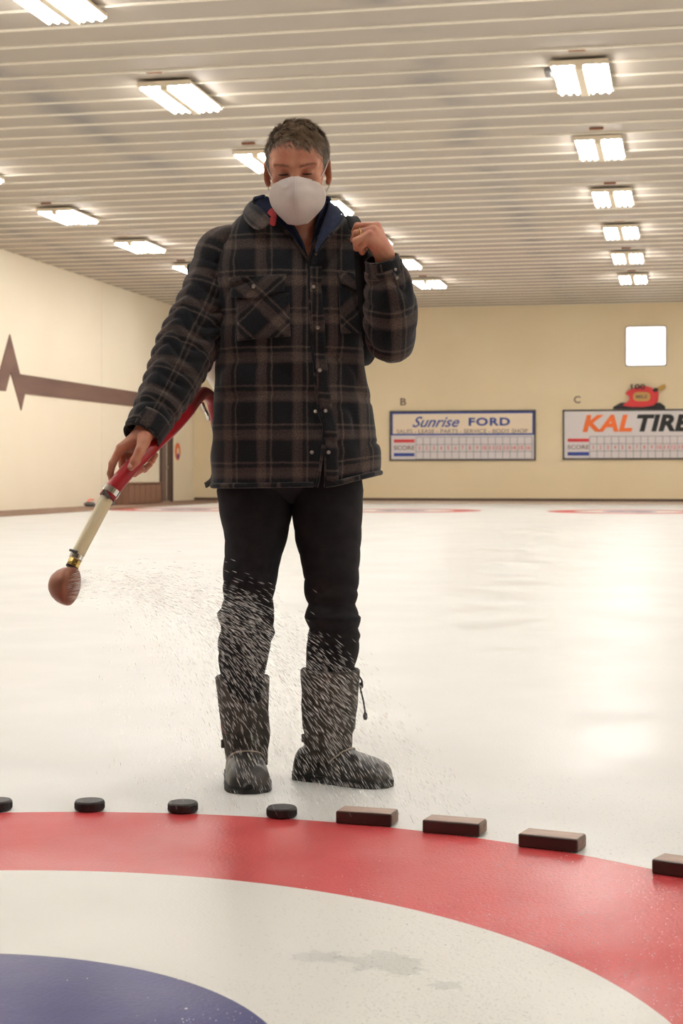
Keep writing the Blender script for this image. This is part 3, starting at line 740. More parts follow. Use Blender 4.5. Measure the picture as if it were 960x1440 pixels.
mk = obj('face_mask', (V, [q[::-1] for q in grid_faces(nv, nu)]), MASK, person, smooth=True); mk['label'] = 'white folded face mask with a centre seam'
solid(mk, 0.0025, 1.0)
obj('centre_seam', tube([H(0, y - 0.0025, z) for y, z in C5[::3]], 0.0016, 6, 30), MASK, mk, smooth=True)
for i, r_ in ((0, 0), (nv - 1, 0)):
    obj('edge_seam', tube([V[i * nu + j] for j in range(0, nu, 2)], 0.0018, 6), MASK, mk, smooth=True)
for sx in (-1, 1):
    obj('ear_loop', tube([H(sx * 0.060, -0.062, -0.020), H(sx * 0.074, -0.030, 0.000), H(sx * 0.083, 0.004, 0.020), H(sx * 0.088, 0.026, 0.016)], 0.0019, 6, 16), MASK, mk, smooth=True)
    obj('ear_loop', tube([H(sx * 0.060, -0.038, -0.088), H(sx * 0.074, -0.008, -0.065), H(sx * 0.082, 0.018, -0.048), H(sx * 0.086, 0.03, -0.03)], 0.0019, 6, 16), MASK, mk, smooth=True)
# ring on the hand
GOLD = mat('gold', (0.9, 0.62, 0.28), 0.2, 1.0)
ra, rb = kl[1], P(500, 328, -0.192); cdir = Vector(rb - ra).normalized(); cpos = ra + (rb - ra) * 0.78
M4 = Matrix.Translation(Vector(cpos)) @ cdir.to_track_quat('Z', 'Y').to_matrix().to_4x4()
obj('finger_ring', xf(lathe([(0.0108, -0.0022), (0.0122, -0.0022), (0.0126, 0), (0.0122, 0.0022), (0.0108, 0.0022)], 20), M4), GOLD, person, smooth=True)
NAIL = mat('nail', srgb(224, 176, 156), 0.3)
def nail(c, nrm, axis, w_=0.006, l_=0.0075):
    n = Vector(nrm).normalized(); a = Vector(axis).normalized(); s_ = n.cross(a).normalized(); a = s_.cross(n)
    R_ = Matrix((s_, a, n)).transposed().to_4x4()
    V, Q = lathe([(0.0, 0.0016), (0.6, 0.0012), (1.0, -0.0004)], 16); V = [(x * w_, y * l_, z) for x, y, z in V]
    obj('fingernail', xf((V, Q), Matrix.Translation(Vector(c)) @ R_), NAIL, person, smooth=True)
nail(P(184.3, 655.5, -0.308) + np.array([-0.001, -0.0100, 0.002]), (-0.1, -1, 0.15), P(184, 657, 0) - P(190, 648, 0))

# ---- jacket
def plaid_mat():
    m = bpy.data.materials.new('plaid_flannel'); m.use_nodes = True; nt = m.node_tree; b = nt.nodes['Principled BSDF']
    b.inputs['Roughness'].default_value = 0.95; b.inputs['Specular IOR Level'].default_value = 0.15
    b.inputs['Sheen Weight'].default_value = 0.15
    uv = nt.nodes.new('ShaderNodeUVMap'); sp = nt.nodes.new('ShaderNodeSeparateXYZ'); nt.links.new(uv.outputs[0], sp.inputs[0])
    wn = nt.nodes.new('ShaderNodeTexNoise'); wn.inputs['Scale'].default_value = 40; wn.inputs['Detail'].default_value = 4; nt.links.new(uv.outputs[0], wn.inputs['Vector'])
    wm = nt.nodes.new('ShaderNodeVectorMath'); wm.operation = 'MULTIPLY_ADD'; wm.inputs[1].default_value = (0.007, 0.007, 0); nt.links.new(wn.outputs['Color'], wm.inputs[0]); nt.links.new(uv.outputs[0], wm.inputs[2])
    nt.links.new(wm.outputs[0], sp.inputs[0])
    outs = []
    for ax, per, ph in (('X', 0.098, 0.1), ('Y', 0.104, 0.3)):
        dv = nt.nodes.new('ShaderNodeMath'); dv.operation = 'MULTIPLY_ADD'; dv.inputs[1].default_value = 1 / per; dv.inputs[2].default_value = ph + 20
        nt.links.new(sp.outputs[ax], dv.inputs[0])
        fr_ = nt.nodes.new('ShaderNodeMath'); fr_.operation = 'FRACT'; nt.links.new(dv.outputs[0], fr_.inputs[0])
        rp = nt.nodes.new('ShaderNodeValToRGB'); nt.links.new(fr_.outputs[0], rp.inputs[0]); cr = rp.color_ramp
        dk, tp, ln, md = srgb(29, 30, 34), srgb(90, 76, 70), srgb(98, 86, 79), srgb(35, 33, 34)
        stops = [(0.0, dk), (0.46, dk), (0.53, tp), (0.60, ln), (0.68, tp), (0.75, tp), (0.79, md), (0.86, md), (0.89, ln), (0.91, ln), (0.945, dk)]
        while len(cr.elements) < len(stops): cr.elements.new(0.5)
        for e, (p_, c_) in zip(cr.elements, stops): e.position = p_; e.color = (*c_, 1)
        outs.append(rp.outputs[0])
    mx = nt.nodes.new('ShaderNodeMix'); mx.data_type = 'RGBA'; mx.inputs[0].default_value = 0.5
    nt.links.new(outs[0], mx.inputs[6]); nt.links.new(outs[1], mx.inputs[7])
    n = nt.nodes.new('ShaderNodeTexNoise'); n.inputs['Scale'].default_value = 260; n.inputs['Detail'].default_value = 3; nt.links.new(uv.outputs[0], n.inputs['Vector'])
    n.noise_dimensions = '3D'
    mr = nt.nodes.new('ShaderNodeMapRange'); mr.inputs[1].default_value = 0.3; mr.inputs[2].default_value = 0.7; mr.inputs[3].default_value = 0.45; mr.inputs[4].default_value = 1.25; nt.links.new(n.outputs[0], mr.inputs[0])
    mm = nt.nodes.new('ShaderNodeMix'); mm.data_type = 'RGBA'; mm.blend_type = 'MULTIPLY'; mm.inputs[0].default_value = 1
    nt.links.new(mx.outputs[2], mm.inputs[6]); nt.links.new(mr.outputs[0], mm.inputs[7]); nt.links.new(mm.outputs[2], b.inputs['Base Color'])
    bp = nt.nodes.new('ShaderNodeBump'); bp.inputs['Strength'].default_value = 0.3; bp.inputs['Distance'].default_value = 0.002
    nt.links.new(n.outputs[0], bp.inputs['Height']); nt.links.new(bp.outputs[0], b.inputs['Normal'])
    return m
PLAID = plaid_mat()
NAVY = mat('navy_fleece', srgb(42, 48, 66), 0.95, spec=0.1, noise=(40, srgb(54, 60, 80), 0.6), bump=(200, 0.3, 0.002))
TRED = mat('red_shirt', srgb(178, 62, 66), 0.9)
SNAP = mat('snap_metal', (0.36, 0.32, 0.28), 0.35, 0.9)
# sections: row, left px, right px, half depth, centre depth
SEC = np.array([
 [690, 301, 534, .135, .005], [660, 300, 532, .134, .005], [640, 300, 530, .132, .004], [600, 301, 523, .128, .0], [560, 303, 517, .126, -.002], [520, 306, 513, .128, -.004], [480, 309, 512, .134, -.004],
 [440, 305, 518, .138, 0], [400, 299, 522, .134, .008], [372, 294, 524, .124, .016], [352, 294, 519, .114, .022], [336, 304, 509, .104, .026], [321, 318, 497, .094, .028], [307, 333, 485, .084, .028], [296, 346, 474, .078, .026], [288, 352, 468, .076, .024]])
zs = ROWZ(SEC[:, 0]); NE = 2.35
def sec(z):
    q = [np.interp(z, zs, SEC[:, k]) for k in (1, 2, 3, 4)]
    l, r = PXX(q[0]), PXX(q[1]); return (l + r) / 2, q[3], (r - l) / 2, q[2]
def spow(v, e): return np.sign(v) * np.abs(v) ** e
def tdisp(p):
    p = np.atleast_2d(p)
    a = 0.009 * vnoise(p * np.array([10, 10, 5.5]), 11) + 0.0042 * vnoise(p * np.array([14, 14, 24]) + np.array([0, 0, 3.1]) + 4.5 * p[:, [0]], 12)
    q = vnoise(p * np.array([7, 7, 9]) + 5, 13); a = a - 0.006 * np.exp(-(q / 0.10) ** 2)
    return a
def front(x, z, off=0.0):
    cx, cy, a, b = sec(z); t = min(abs(x - cx) / a, 0.97)
    y = cy - b * (1 - t ** NE) ** (1 / NE)
    p = np.array([x, y, z]); n = np.array([(x - cx) / a ** 2, (y - cy) / b ** 2, 0]); n /= np.linalg.norm(n)
    return p + n * (tdisp(p)[0] + off), n
def loft(rowz, le, re, grow=0.0, nc=150, lift=None):
    V, U = [], []; e = 2 / NE
    for z, xl, xr in zip(rowz, le, re):
        cx, cy, a, b = sec(z); a += grow; b += grow
        phr = math.asin(np.clip(spow((xr - cx) / a, 1 / e), -1, 1)); phl = math.asin(np.clip(spow((xl - cx) / a, 1 / e), -1, 1)) + 2 * math.pi
        ph = np.linspace(phr, phl, nc)
        p = np.stack([cx + a * spow(np.sin(ph), e), cy - b * spow(np.cos(ph), e), np.full(nc, z)], 1)
        n = p - np.array([cx, cy, z]); n /= np.linalg.norm(n, axis=1)[:, None]
        arc = np.concatenate([[0], np.cumsum(np.linalg.norm(np.diff(p, axis=0), axis=1))]); tot = arc[-1]
        u = np.where(np.arange(nc) < nc / 2, (xr - PXX(445)) + arc, (xl - PXX(445)) - (tot - arc))
        p = p + n * tdisp(p)[:, None]
        if lift is not None: p[:, 2] += lift(p, z)
        V.append(p); U.append(np.stack([u, np.full(nc, z)], 1))
    return np.vstack(V), np.vstack(U), grid_faces(len(rowz), nc)
nr = 84
rz = np.linspace(ROWZ(686), ROWZ(289), nr); rows = HORIZON - (rz - CAM_H) * F / D0
le = PXX(np.interp(rows, [289, 297, 312, 330, 345, 372, 380, 410, 485, 545, 582, 600, 672, 690], [360, 366, 384, 403, 416, 436, 439, 442, 447, 451, 457, 457, 449, 446]))
re = PXX(np.interp(rows, [289, 297, 309, 325, 345, 372, 380, 410, 485, 545, 582, 600, 672, 690], [468, 474, 480, 462, 444, 437.5, 437, 436, 441, 445, 451, 456, 459, 460]))
lift = lambda p, z: (np.clip((ROWZ(600) - z) / (ROWZ(600) - ROWZ(686)), 0, 1) * np.interp(p[:, 0], [PXX(300), PXX(440), PXX(461), PXX(533)], [0, .004, .002, 0.036]))
V, U, Q = loft(rz, le, re, 0.0, 170, lift)
jk = obj('jacket', (V, Q), PLAID, person, smooth=True, uv=U); jk['label'] = 'dark charcoal and taupe plaid jacket'
solid(jk, 0.006, -1.0)
NCJ = 170
# hem, front edges
obj('hem', tube([V[j] + np.array([0, 0, 0.006]) for j in range(0, NCJ, 3)], 0.0075, 8), PLAID, jk, smooth=True, uv=[(0.012 * (i // 8) * 1.5, 0.002 * (i % 8)) for i in range(8 * len(range(0, NCJ, 3)))])
for col, rng_ in ((0, range(0, nr)), (NCJ - 1, range(0, nr))):
    ed = [V[i * NCJ + col] for i in rng_]
    obj('front_edge', tube(ed[::2], 0.0042, 6), PLAID, jk, smooth=True, uv=[(0.30, 0.01 * (i // 6)) for i in range(6 * len(ed[::2]))])
# inner fleece lining with its own neckline
rz2 = np.linspace(ROWZ(400), ROWZ(279), 40); rows2 = HORIZON - (rz2 - CAM_H) * F / D0
le2 = PXX(np.interp(rows2, [279, 295, 310, 330, 350, 378, 400], [378, 391, 404, 417, 428, 438, 439]))
re2 = PXX(np.interp(rows2, [279, 295, 310, 330, 350, 378, 400], [459, 453, 449, 445, 442, 439.5, 439]))
V2, U2, Q2 = loft(rz2, le2, re2, -0.010, 120)
ln = obj('lining', (V2, Q2), NAVY, jk, smooth=True); ln['label'] = 'navy fleece lining'; solid(ln, 0.004, -1.0)
for col in (0, 119):
    ed = [V2[i * 120 + col] for i in range(40)]
    obj('lining_edge', tube(ed[::2], 0.0045, 6), NAVY, jk, smooth=True)
obj('neck_edge', tube([V2[39 * 120 + j] for j in range(0, 120, 4)], 0.006, 6), NAVY, jk, smooth=True)
# patch lying on the jacket front, corners in picture rows
def patch(name, quad, off, mt, rot=0.0, n=16, th=0.005, point=0.0, parent=None):
    c = np.array(quad, float); V, U = [], []
    for i in range(n + 1):
        for j in range(n + 1):
            s_, t = j / n, i / n
            q = (c[0] * (1 - s_) + c[1] * s_) * (1 - t) + (c[3] * (1 - s_) + c[2] * s_) * t
            row = q[1] + point * t * (1 - abs(2 * s_ - 1)) * 1.0
            x, z = PXX(q[0]), ROWZ(row); p, nn = front(x, z, off); V.append(p)
            U.append((x * math.cos(rot) - z * math.sin(rot), x * math.sin(rot) + z * math.cos(rot)))
    o = obj(name, (V, grid_faces(n + 1, n + 1)), mt, parent or jk, smooth=True, uv=U)
    solid(o, th, 0.0); return o
patch('pocket', [(338, 424), (409, 420), (411, 479), (340, 484)], 0.005, PLAID, 0.8)
patch('pocket_flap', [(330, 398), (405, 394), (402, 416), (332, 424)], 0.011, PLAID, 0.8, point=7)
patch('pocket', [(476, 408), (508, 411), (507, 472), (478, 474)], 0.005, PLAID, 0.8)
patch('pocket_flap', [(474, 387), (514, 392), (515, 411), (478, 404)], 0.011, PLAID, 0.8, point=5)
def strip(name, rws, lpx, wpx, off, n=5):
    V, U = [], []
    for r_, l_ in zip(rws, lpx):
        for j in range(n):
            x, z = PXX(l_ + wpx * j / (n - 1)), ROWZ(r_); V.append(front(x, z, off)[0]); U.append((x, z + 0.02))
    o = obj(name, (V, grid_faces(len(rws), n)), PLAID, jk, smooth=True, uv=U); solid(o, 0.004, 0.0); return o
prow = np.linspace(382, 676, 70); strip('placket', prow, np.interp(prow, [382, 410, 485, 545, 582, 600, 672, 690], [437.5, 437, 442, 446, 452, 456.5, 459.5, 460]), 16, 0.004)
def snap(px, row, off=0.006, r=0.0052):
    p, n = front(PXX(px), ROWZ(row), off)
    R_ = Vector(n).to_track_quat('Z', 'Y').to_matrix().to_4x4()
    obj('snap_button', xf(lathe([(r, -0.002), (r, 0.001), (r * 0.8, 0.0028), (r * 0.45, 0.0028), (r * 0.35, 0.0018), (0, 0.0018)], 18), Matrix.Translation(Vector(p)) @ R_), SNAP, jk, smooth=True)
for a, b_ in ((441.5, 411), (447.5, 467), (449.5, 525), (458, 580), (461, 637)): snap(a, b_, 0.009)
for a, b_ in ((444, 581), (439, 637), ): snap(a, b_, 0.007)
snap(363, 411, 0.0165, 0.0062); snap(506, 403, 0.0165, 0.0055)
# sleeves
def sleeve(pts, rad, n=72, m=150, amp=0.006, seed=1, fq=95, uoff=0.0, squash=1.0):
    Pp = spline(pts, m); rr = np.interp(np.linspace(0, 1, m), np.linspace(0, 1, len(rad)), rad)
    kz = np.ones(5) / 5; rr = np.convolve(np.pad(rr, 2, mode='edge'), kz, 'valid')
    T, N, B = frames(Pp); s_ = np.concatenate([[0], np.cumsum(np.linalg.norm(np.diff(Pp, axis=0), axis=1))])
    th = np.linspace(0, 2 * math.pi, n, endpoint=False); V, U = [], []
    for i in range(m):
        d = np.cos(th)[:, None] * N[i] + squash * np.sin(th)[:, None] * B[i]
        q = np.stack([np.cos(th) * 1.2, np.sin(th) * 1.2, np.full(n, s_[i] * 3.0)], 1)
        ph = s_[i] * fq + 5.0 * vnoise(q, seed) + 0.9 * np.sin(th + seed + 6 * s_[i])
        cre = 1 - np.abs(np.sin(ph * 0.5)) ** 0.6 * 1.0
        msk = 0.55 + 0.6 * vnoise(q * np.array([1.3, 1.3, 2.5]) + 7, seed + 1)
        end = min(1, i / 12) * min(1, (m - 1 - i) / 10)
        disp = -amp * cre * np.clip(msk, 0.1, 1.2) * 1.7 * end + amp * 0.9 * vnoise(q * 1.1 + 3, seed + 2) + amp * 0.4
        V.append(Pp[i] + d * (rr[i] + disp)[:, None])
        U.append(np.stack([(th - math.pi) * rr[m // 3] + uoff, np.full(n, s_[i])], 1))
    return np.vstack(V), np.vstack(U), grid_faces(m, n, True), Pp
def fix_seam(o, n):
    """u wraps once round a sleeve: give the last column of faces its own u"""
    me_ = o.data; uvl = me_.uv_layers[0]; per = None
    a = np.empty(len(me_.loops) * 2, np.float32); uvl.data.foreach_get('uv', a); a = a.reshape(-1, 4, 2) if len(me_.loops) % 4 == 0 else None
    if a is None: return
    u = a[:, :, 0]; w_ = u.max(); span = u.max(1) - u.min(1); bad = span > (u.max() - u.min()) * 0.5
    full = (u.max() - u.min()) * n / (n - 1)
    for i in np.where(bad)[0]: u[i][u[i] < u[i].max() - full * 0.5] += full
    uvl.data.foreach_set('uv', a.ravel())
Vs, Us, Qs, _ = sleeve([P(338, 350, .03), P(316, 358, .02), P(304, 396, .01), P(286, 443, -.015), P(262, 490, -.055), P(242, 535, -.11), P(220, 577, -.175), P(202, 608, -.228)],
                       [.055, .070, .073, .077, .077, .069, .058, .047], seed=3, amp=0.011, fq=140)
sl = obj('sleeve', (Vs, Qs), PLAID, jk, smooth=True, uv=Us); fix_seam(sl, 72); solid(sl, 0.005, -1.0)
def cuff(c0, c1, r0, r1, n=48):
    V, Q = tube([c0, c0 + (c1 - c0) * 0.5, c1], [r0, (r0 + r1) / 2, r1], n, 7, caps=False)
    o = obj('cuff', (V, Q), PLAID, jk, smooth=True, uv=[((i % n) * 0.007, (i // n) * 0.006 + 0.06) for i in range(len(V))]); solid(o, 0.006, 0.0)
    obj('cuff_edge', tube([V[i] for i in list(range(6 * n, 7 * n)) + [6 * n, 6 * n + 1]], 0.0035, 6), PLAID, jk, smooth=True, uv=[(0.3, 0.01 * (i // 6)) for i in range(6 * (n + 2))])
    return o
cuff(P(212, 592, -.205), P(199, 614, -.238), .054, .049)
up = [P(480, 350, .03), P(500, 356, .02), P(517, 385, .02), P(535, 430, .02), P(548, 466, .0), P(548, 482, -.03)]
Vs, Us, Qs, _ = sleeve(up, [.06, .075, .074, .070, .066, .05], seed=9, amp=0.008, fq=120, m=110)
s2 = obj('sleeve', (Vs, Qs), PLAID, jk, smooth=True, uv=Us); fix_seam(s2, 72)
fo = [P(548, 502, -.035), P(549, 490, -.05), P(549, 455, -.095), P(548, 425, -.125), P(544, 398, -.148), P(538, 374, -.168)]
Vs, Us, Qs, _ = sleeve(fo, [.028, .062, .073, .070, .060, .047], seed=15, amp=0.008, fq=105, m=110, uoff=0.03)
s3 = obj('sleeve', (Vs, Qs), PLAID, jk, smooth=True, uv=Us); fix_seam(s3, 72)
cuff(P(541, 386, -.158), P(536.5, 364, -.175), .049, .043)
for a, b_ in ((556, 379), (558, 391)):
    p = P(a, b_, -.205); obj('snap_button', xf(lathe([(0.004, -0.002), (0.004, 0.002), (0.002, 0.003), (0, 0.003)], 14), Matrix.Translation(Vector(p)) @ Matrix.Rotation(math.pi / 2, 4, 'X')), SNAP, jk)
# collar: folded plaid flap on one side, standing navy lining on the other
def sheet(name, grid, mt, uvs=0.0, th=0.006, sub=2):
    g = np.array(grid, float); a, b_, _ = g.shape
    U = [(0.3 * j / b_ * 0.4 + uvs, 0.3 * i / a * 0.3) for i in range(a) for j in range(b_)]
    o = obj(name, (g.reshape(-1, 3), grid_faces(a, b_)), mt, jk, smooth=True, uv=U); solid(o, th, 0.0); subsurf(o, sub); return o
sheet('collar', [[P(378, 277, .085), P(361, 279, .05), P(352, 283, .005), P(362, 290, -.05), P(385, 309, -.098)],
                 [P(372, 283, .10), P(351, 284, .06), P(344, 290, .005), P(354, 303, -.065), P(377, 318, -.112)],
                 [P(366, 297, .11), P(343, 294, .06), P(339, 303, .0), P(348, 316, -.08), P(363, 328, -.113)]], PLAID, 0.05)
sheet('collar', [[P(446, 277, .085), P(456, 280, .05), P(463, 284, .0), P(459, 297, -.05), P(449, 325, -.095), P(441, 352, -.118)],
                 [P(452, 282, .10), P(464, 283, .05), P(473, 292, -.01), P(469, 309, -.065), P(455, 330, -.108), P(443, 354, -.128)],
                 [P(456, 292, .11), P(472, 290, .05), P(483, 304, -.02), P(477, 318, -.078), P(459, 336, -.112), P(444, 358, -.130)]], NAVY)
obj('collar_edge', tube([P(472, 290, .05), P(483, 304, -.02), P(477, 318, -.078), P(459, 336, -.114), P(444, 358, -.132)], 0.004, 6, 24), PLAID, jk, smooth=True, uv=[(0.3, 0.01 * (i // 6)) for i in range(144)])
rs_ = sheet('shirt_collar', [[P(389, 284, .03), P(378, 285, .0), P(383, 292, -.045), P(391, 303, -.06)], [P(386, 292, .03), P(372, 293, .0), P(376, 300, -.05), P(388, 312, -.075)], [P(384, 304, .03), P(366, 304, .0), P(371, 312, -.05), P(388, 322, -.08)]], TRED)
rs_['label'] = 'red shirt collar'

# ---- trousers
JEAN = mat('black_denim', srgb(30, 29, 32), 0.9, spec=0.2, noise=(30, srgb(42, 40, 43), 0.7), bump=(260, 0.2, 0.002))
def leg(secs, m=110, n=64, seed=1):
    secs = np.array(secs, float); rr = np.linspace(secs[0, 0], secs[-1, 0], m); V = []
    f = lambda k: np.interp(rr, secs[:, 0], secs[:, k])
    l, r, b_, cy = f(1), f(2), f(3), f(4); th = np.linspace(0, 2 * math.pi, n, endpoint=False)
    for i in range(m):
        d = D0 + cy[i]; xl, xr = (l[i] - 480) * d / F - LAT0, (r[i] - 480) * d / F - LAT0; z = CAM_H + (HORIZON - rr[i]) * d / F
        a = (xr - xl) / 2; q = np.stack([np.cos(th) * 1.1, np.sin(th) * 1.1, np.full(n, z * 5)], 1)
        kn_ = math.exp(-((rr[i] - 868) / 55) ** 2)
        dsp = (0.005 + 0.008 * kn_) * vnoise(q * np.array([1, 1, 1.0]), seed)
        ph = rr[i] * 0.17 + 5.5 * vnoise(q * 0.8, seed + 4) + 1.8 * np.sin(th + seed)
        dsp = dsp - (0.002 + 0.0065 * kn_) * (1 - np.abs(np.sin(ph * 0.5)) ** 0.6)
        V.append(np.stack([(xl + xr) / 2 + (a + dsp) * np.cos(th), cy[i] + (b_[i] + dsp) * np.sin(th), np.full(n, z)], 1))
    return np.vstack(V), grid_faces(m, n, True)
legs = [leg([[640, 316, 420, .10, .02], [690, 306, 412, .105, .02], [718, 309, 410.5, .10, .015], [760, 317, 404, .088, .01], [800, 314, 394, .078, .0], [826, 313, 392, .072, -.004], [842, 316, 386, .066, .0], [862, 305, 391, .076, -.012],
             [880, 311, 386, .066, .006], [890, 308, 389, .07, .008], [920, 306, 379, .064, .03], [950, 309, 374, .06, .045], [985, 315, 370, .05, .05]], seed=21),
        leg([[640, 404, 502, .10, .02], [690, 408, 509, .105, .02], [718, 411.5, 508, .10, .015], [760, 417, 507, .088, .01], [800, 428, 505, .078, .0], [836, 432, 503, .072, -.004], [850, 435, 497, .066, .0], [868, 432, 507, .076, -.012],
             [884, 438, 500, .064, .004], [894, 433, 505, .07, .006], [920, 432, 502, .064, .028], [945, 430, 498, .06, .045], [980, 433, 492, .05, .06]], seed=33)]
V, Q = [], []
th = np.linspace(0, 2 * math.pi, 64, endpoint=False)
pel = []
for row, l, r, b_ in ((600, 312, 508, .11), (650, 311, 506, .100), (675, 313, 505, .092), (690, 318, 501, .080), (700, 340, 480, .06), (708, 380, 440, .04)):
    xl, xr = PXX(l), PXX(r); pel.append(np.stack([(xl + xr) / 2 + (xr - xl) / 2 * spow(np.cos(th), .85), .018 + b_ * spow(np.sin(th), .85), np.full(64, ROWZ(row))], 1))
parts = legs + [(np.vstack(pel), grid_faces(6, 64, True))]
tr = obj('trousers', cat(parts), JEAN, person, smooth=True); tr['label'] = 'black denim trousers bunched at the knees'

# ---- boots
SHAFT = mat('boot_cloth', srgb(84, 80, 76), 0.9, spec=0.2, noise=(25, srgb(62, 58, 55), 0.8), bump=(150, 0.4, 0.003))
RUBB = mat('boot_rubber', srgb(44, 42, 41), 0.42, noise=(18, srgb(70, 66, 62), 0.7), bump=(40, 0.15, 0.004))
STRAPM = mat('boot_strap', srgb(56, 52, 49), 0.8); SOLE = mat('boot_sole', srgb(26, 25, 25), 0.6); TRIM = mat('boot_trim', srgb(150, 138, 124), 0.7); CORD = mat('cord', srgb(30, 28, 28), 0.7)
def boot(heel, toe, sh, seed, strap_rows, emblem=False, cord=False):
    """heel, toe: ground points in his frame; sh: shaft sections row,l,r,b,dy"""
    heel, toe = np.array(heel), np.array(toe); ax = toe - heel; L = np.linalg.norm(ax); ax /= L; sd = np.array([ax[1], -ax[0], 0])
    ss = np.array([0, .03, .10, .22, .34, .45, .56, .68, .80, .90, .96, 1.0]) * L
    hw = np.array([.012, .042, .053, .055, .054, .055, .059, .061, .060, .053, .040, .004])
    hh = np.array([.045, .080, .096, .102, .102, .100, .093, .084, .075, .065, .052, .020])
    m, n = 60, 40; s_ = np.linspace(0, L, m); W_ = np.interp(s_, ss, hw); Hh = np.interp(s_, ss, hh)
    kz = np.ones(5) / 5; W_ = np.convolve(np.pad(W_, 2, mode='edge'), kz, 'valid'); Hh = np.convolve(np.pad(Hh, 2, mode='edge'), kz, 'valid')
    def pt(i, ph, off=0.0):      # ph 0 right side ground .. pi/2 top .. pi left side
        c, s2 = math.cos(ph), math.sin(ph)
        wv = (W_[i] + off) * math.copysign(abs(c) ** 0.75, c); hv = 0.012 + (Hh[i] + off - 0.012) * abs(s2) ** 0.8
        return heel + ax * s_[i] + sd * wv + np.array([0, 0, hv])
    V = []
    for i in range(m):
        for j in range(n + 1): V.append(pt(i, math.pi * j / n))
    V = np.array(V); V[:, 2] += 0.0030 * vnoise(V * 38, seed) * (V[:, 2] > 0.03); V[:, :2] += (0.002 * vnoise(V * 40, seed + 1))[:, None] * sd[:2]
    b0 = obj('boot', (V, grid_faces(m, n + 1) + [tuple(range(n + 1)), tuple((m - 1) * (n + 1) + j for j in range(n, -1, -1))]), RUBB, person, smooth=True); b0['label'] = 'dark rubber-footed winter boot'
    b0.data.flip_normals() if False else None
    # sole with a raised heel gap
    out = [heel + ax * s_[i] + sd * (W_[i] + 0.004) for i in range(m)] + [heel + ax * s_[i] - sd * (W_[i] + 0.004) for i in range(m - 1, -1, -1)]
    nO = len(out); Vb = [p + np.array([0, 0, 0.0005 + (0.004 if 0.30 < (np.dot(p - heel, ax) / L) < 0.45 else 0)]) for p in out] + [p + np.array([0, 0, 0.02]) for p in out]
    obj('sole', recalc((Vb, [tuple(range(nO)), tuple(range(2 * nO - 1, nO - 1, -1))] + [(i, (i + 1) % nO, (i + 1) % nO + nO, i + nO) for i in range(nO)])), SOLE, b0)
    obj('trim_seam', tube([pt(int(m * (0.36 + 0.22 * math.sin(q))), q, 0.0035) for q in np.linspace(0.45, math.pi - 0.45, 25)], 0.0024, 6), TRIM, b0, smooth=True)
    # toe cap welt
    obj('welt', tube([pt(i, 0.0, 0.002) for i in range(2, m - 1)] + [pt(i, math.pi, 0.002) for i in range(m - 2, 1, -1)], 0.003, 6), SOLE, b0, smooth=True)
    # shaft
    sh = np.array(sh, float); mm, nn = 70, 64; rr = np.linspace(sh[0, 0], sh[-1, 0], mm); f = lambda k: np.interp(rr, sh[:, 0], sh[:, k]); th_ = np.linspace(0, 2 * math.pi, nn, endpoint=False); V = []
    for i in range(mm):
        d = D0 + f(4)[i]; xl, xr = (f(1)[i] - 480) * d / F - LAT0, (f(2)[i] - 480) * d / F - LAT0; z = CAM_H + (HORIZON - rr[i]) * d / F
        q = np.stack([np.cos(th_), np.sin(th_), np.full(nn, z * 9)], 1); dsp = 0.003 * vnoise(q * 1.2, seed + 5) + 0.0016 * vnoise(q * 3.1, seed + 6)
        V.append(np.stack([(xl + xr) / 2 + ((xr - xl) / 2 + dsp) * np.cos(th_), f(4)[i] + (f(3)[i] + dsp) * np.sin(th_), np.full(nn, z)], 1))
    V = np.vstack(V); so = obj('shaft', (V, grid_faces(mm, nn, True)), SHAFT, b0, smooth=True); solid(so, 0.006, -1.0)
    obj('shaft_rim', tube([V[j % nn] for j in range(nn + 1)], 0.0045, 6), SHAFT, b0, smooth=True)
    r0_, r1_ = strap_rows; i0, i1 = [int(np.argmin(abs(rr - q))) for q in strap_rows]
    ring = lambda i, g: [(V[i * nn + j] - V[i * nn:(i + 1) * nn].mean(0)) * g + V[i * nn:(i + 1) * nn].mean(0) for j in range(nn)]
    st_ = obj('ankle_strap', (np.vstack([ring(i, 1.05) for i in range(i0, i1 + 1)]), grid_faces(i1 - i0 + 1, nn, True)), STRAPM, b0, smooth=True); solid(st_, 0.005, 1.0)
    obj('buckle', bbox(-0.008, 0.008, -0.004, 0.004, -0.012, 0.012, 0.002), DKGREY, b0, loc=tuple(ring((i0 + i1) // 2, 1.1)[nn // 2 + 2]))
    if emblem:
        c = ring(int(mm * 0.55), 1.02)[int(nn * 0.64)]
        obj('round_patch', xf(lathe([(0.017, -0.001), (0.017, 0.002), (0.0, 0.0025)], 24), Matrix.Translation(Vector(c)) @ Matrix.Rotation(math.radians(-38), 4, 'Z') @ Matrix.Rotation(math.pi / 2, 4, 'X')), mat('patch', srgb(112, 82, 74), 0.8), b0)
    if cord:
        c1 = V[4 * nn] + np.array([0.002, -0.01, 0]); obj('drawcord', tube([c1, c1 + np.array([.010, -.01, -.015]), c1 + np.array([.006, -.01, -.035]), c1 + np.array([.014, -.01, -.07]), c1 + np.array([.019, -.012, -.105])], 0.0026, 6, 24), CORD, b0, smooth=True)
        obj('cord_lock', xf(lathe([(0, -.011), (.005, -.009), (.0065, 0), (.005, .009), (0, .011)], 12), Matrix.Translation(Vector(c1 + np.array([.019, -.012, -.112])))), CORD, b0, smooth=True)
        obj('cord_lock', xf(lathe([(0, -.009), (.005, -.007), (.006, 0), (.005, .007), (0, .009)], 12), Matrix.Translation(Vector(c1 + np.array([.008, -.010, -.026])))), CORD, b0, smooth=True)
    return b0
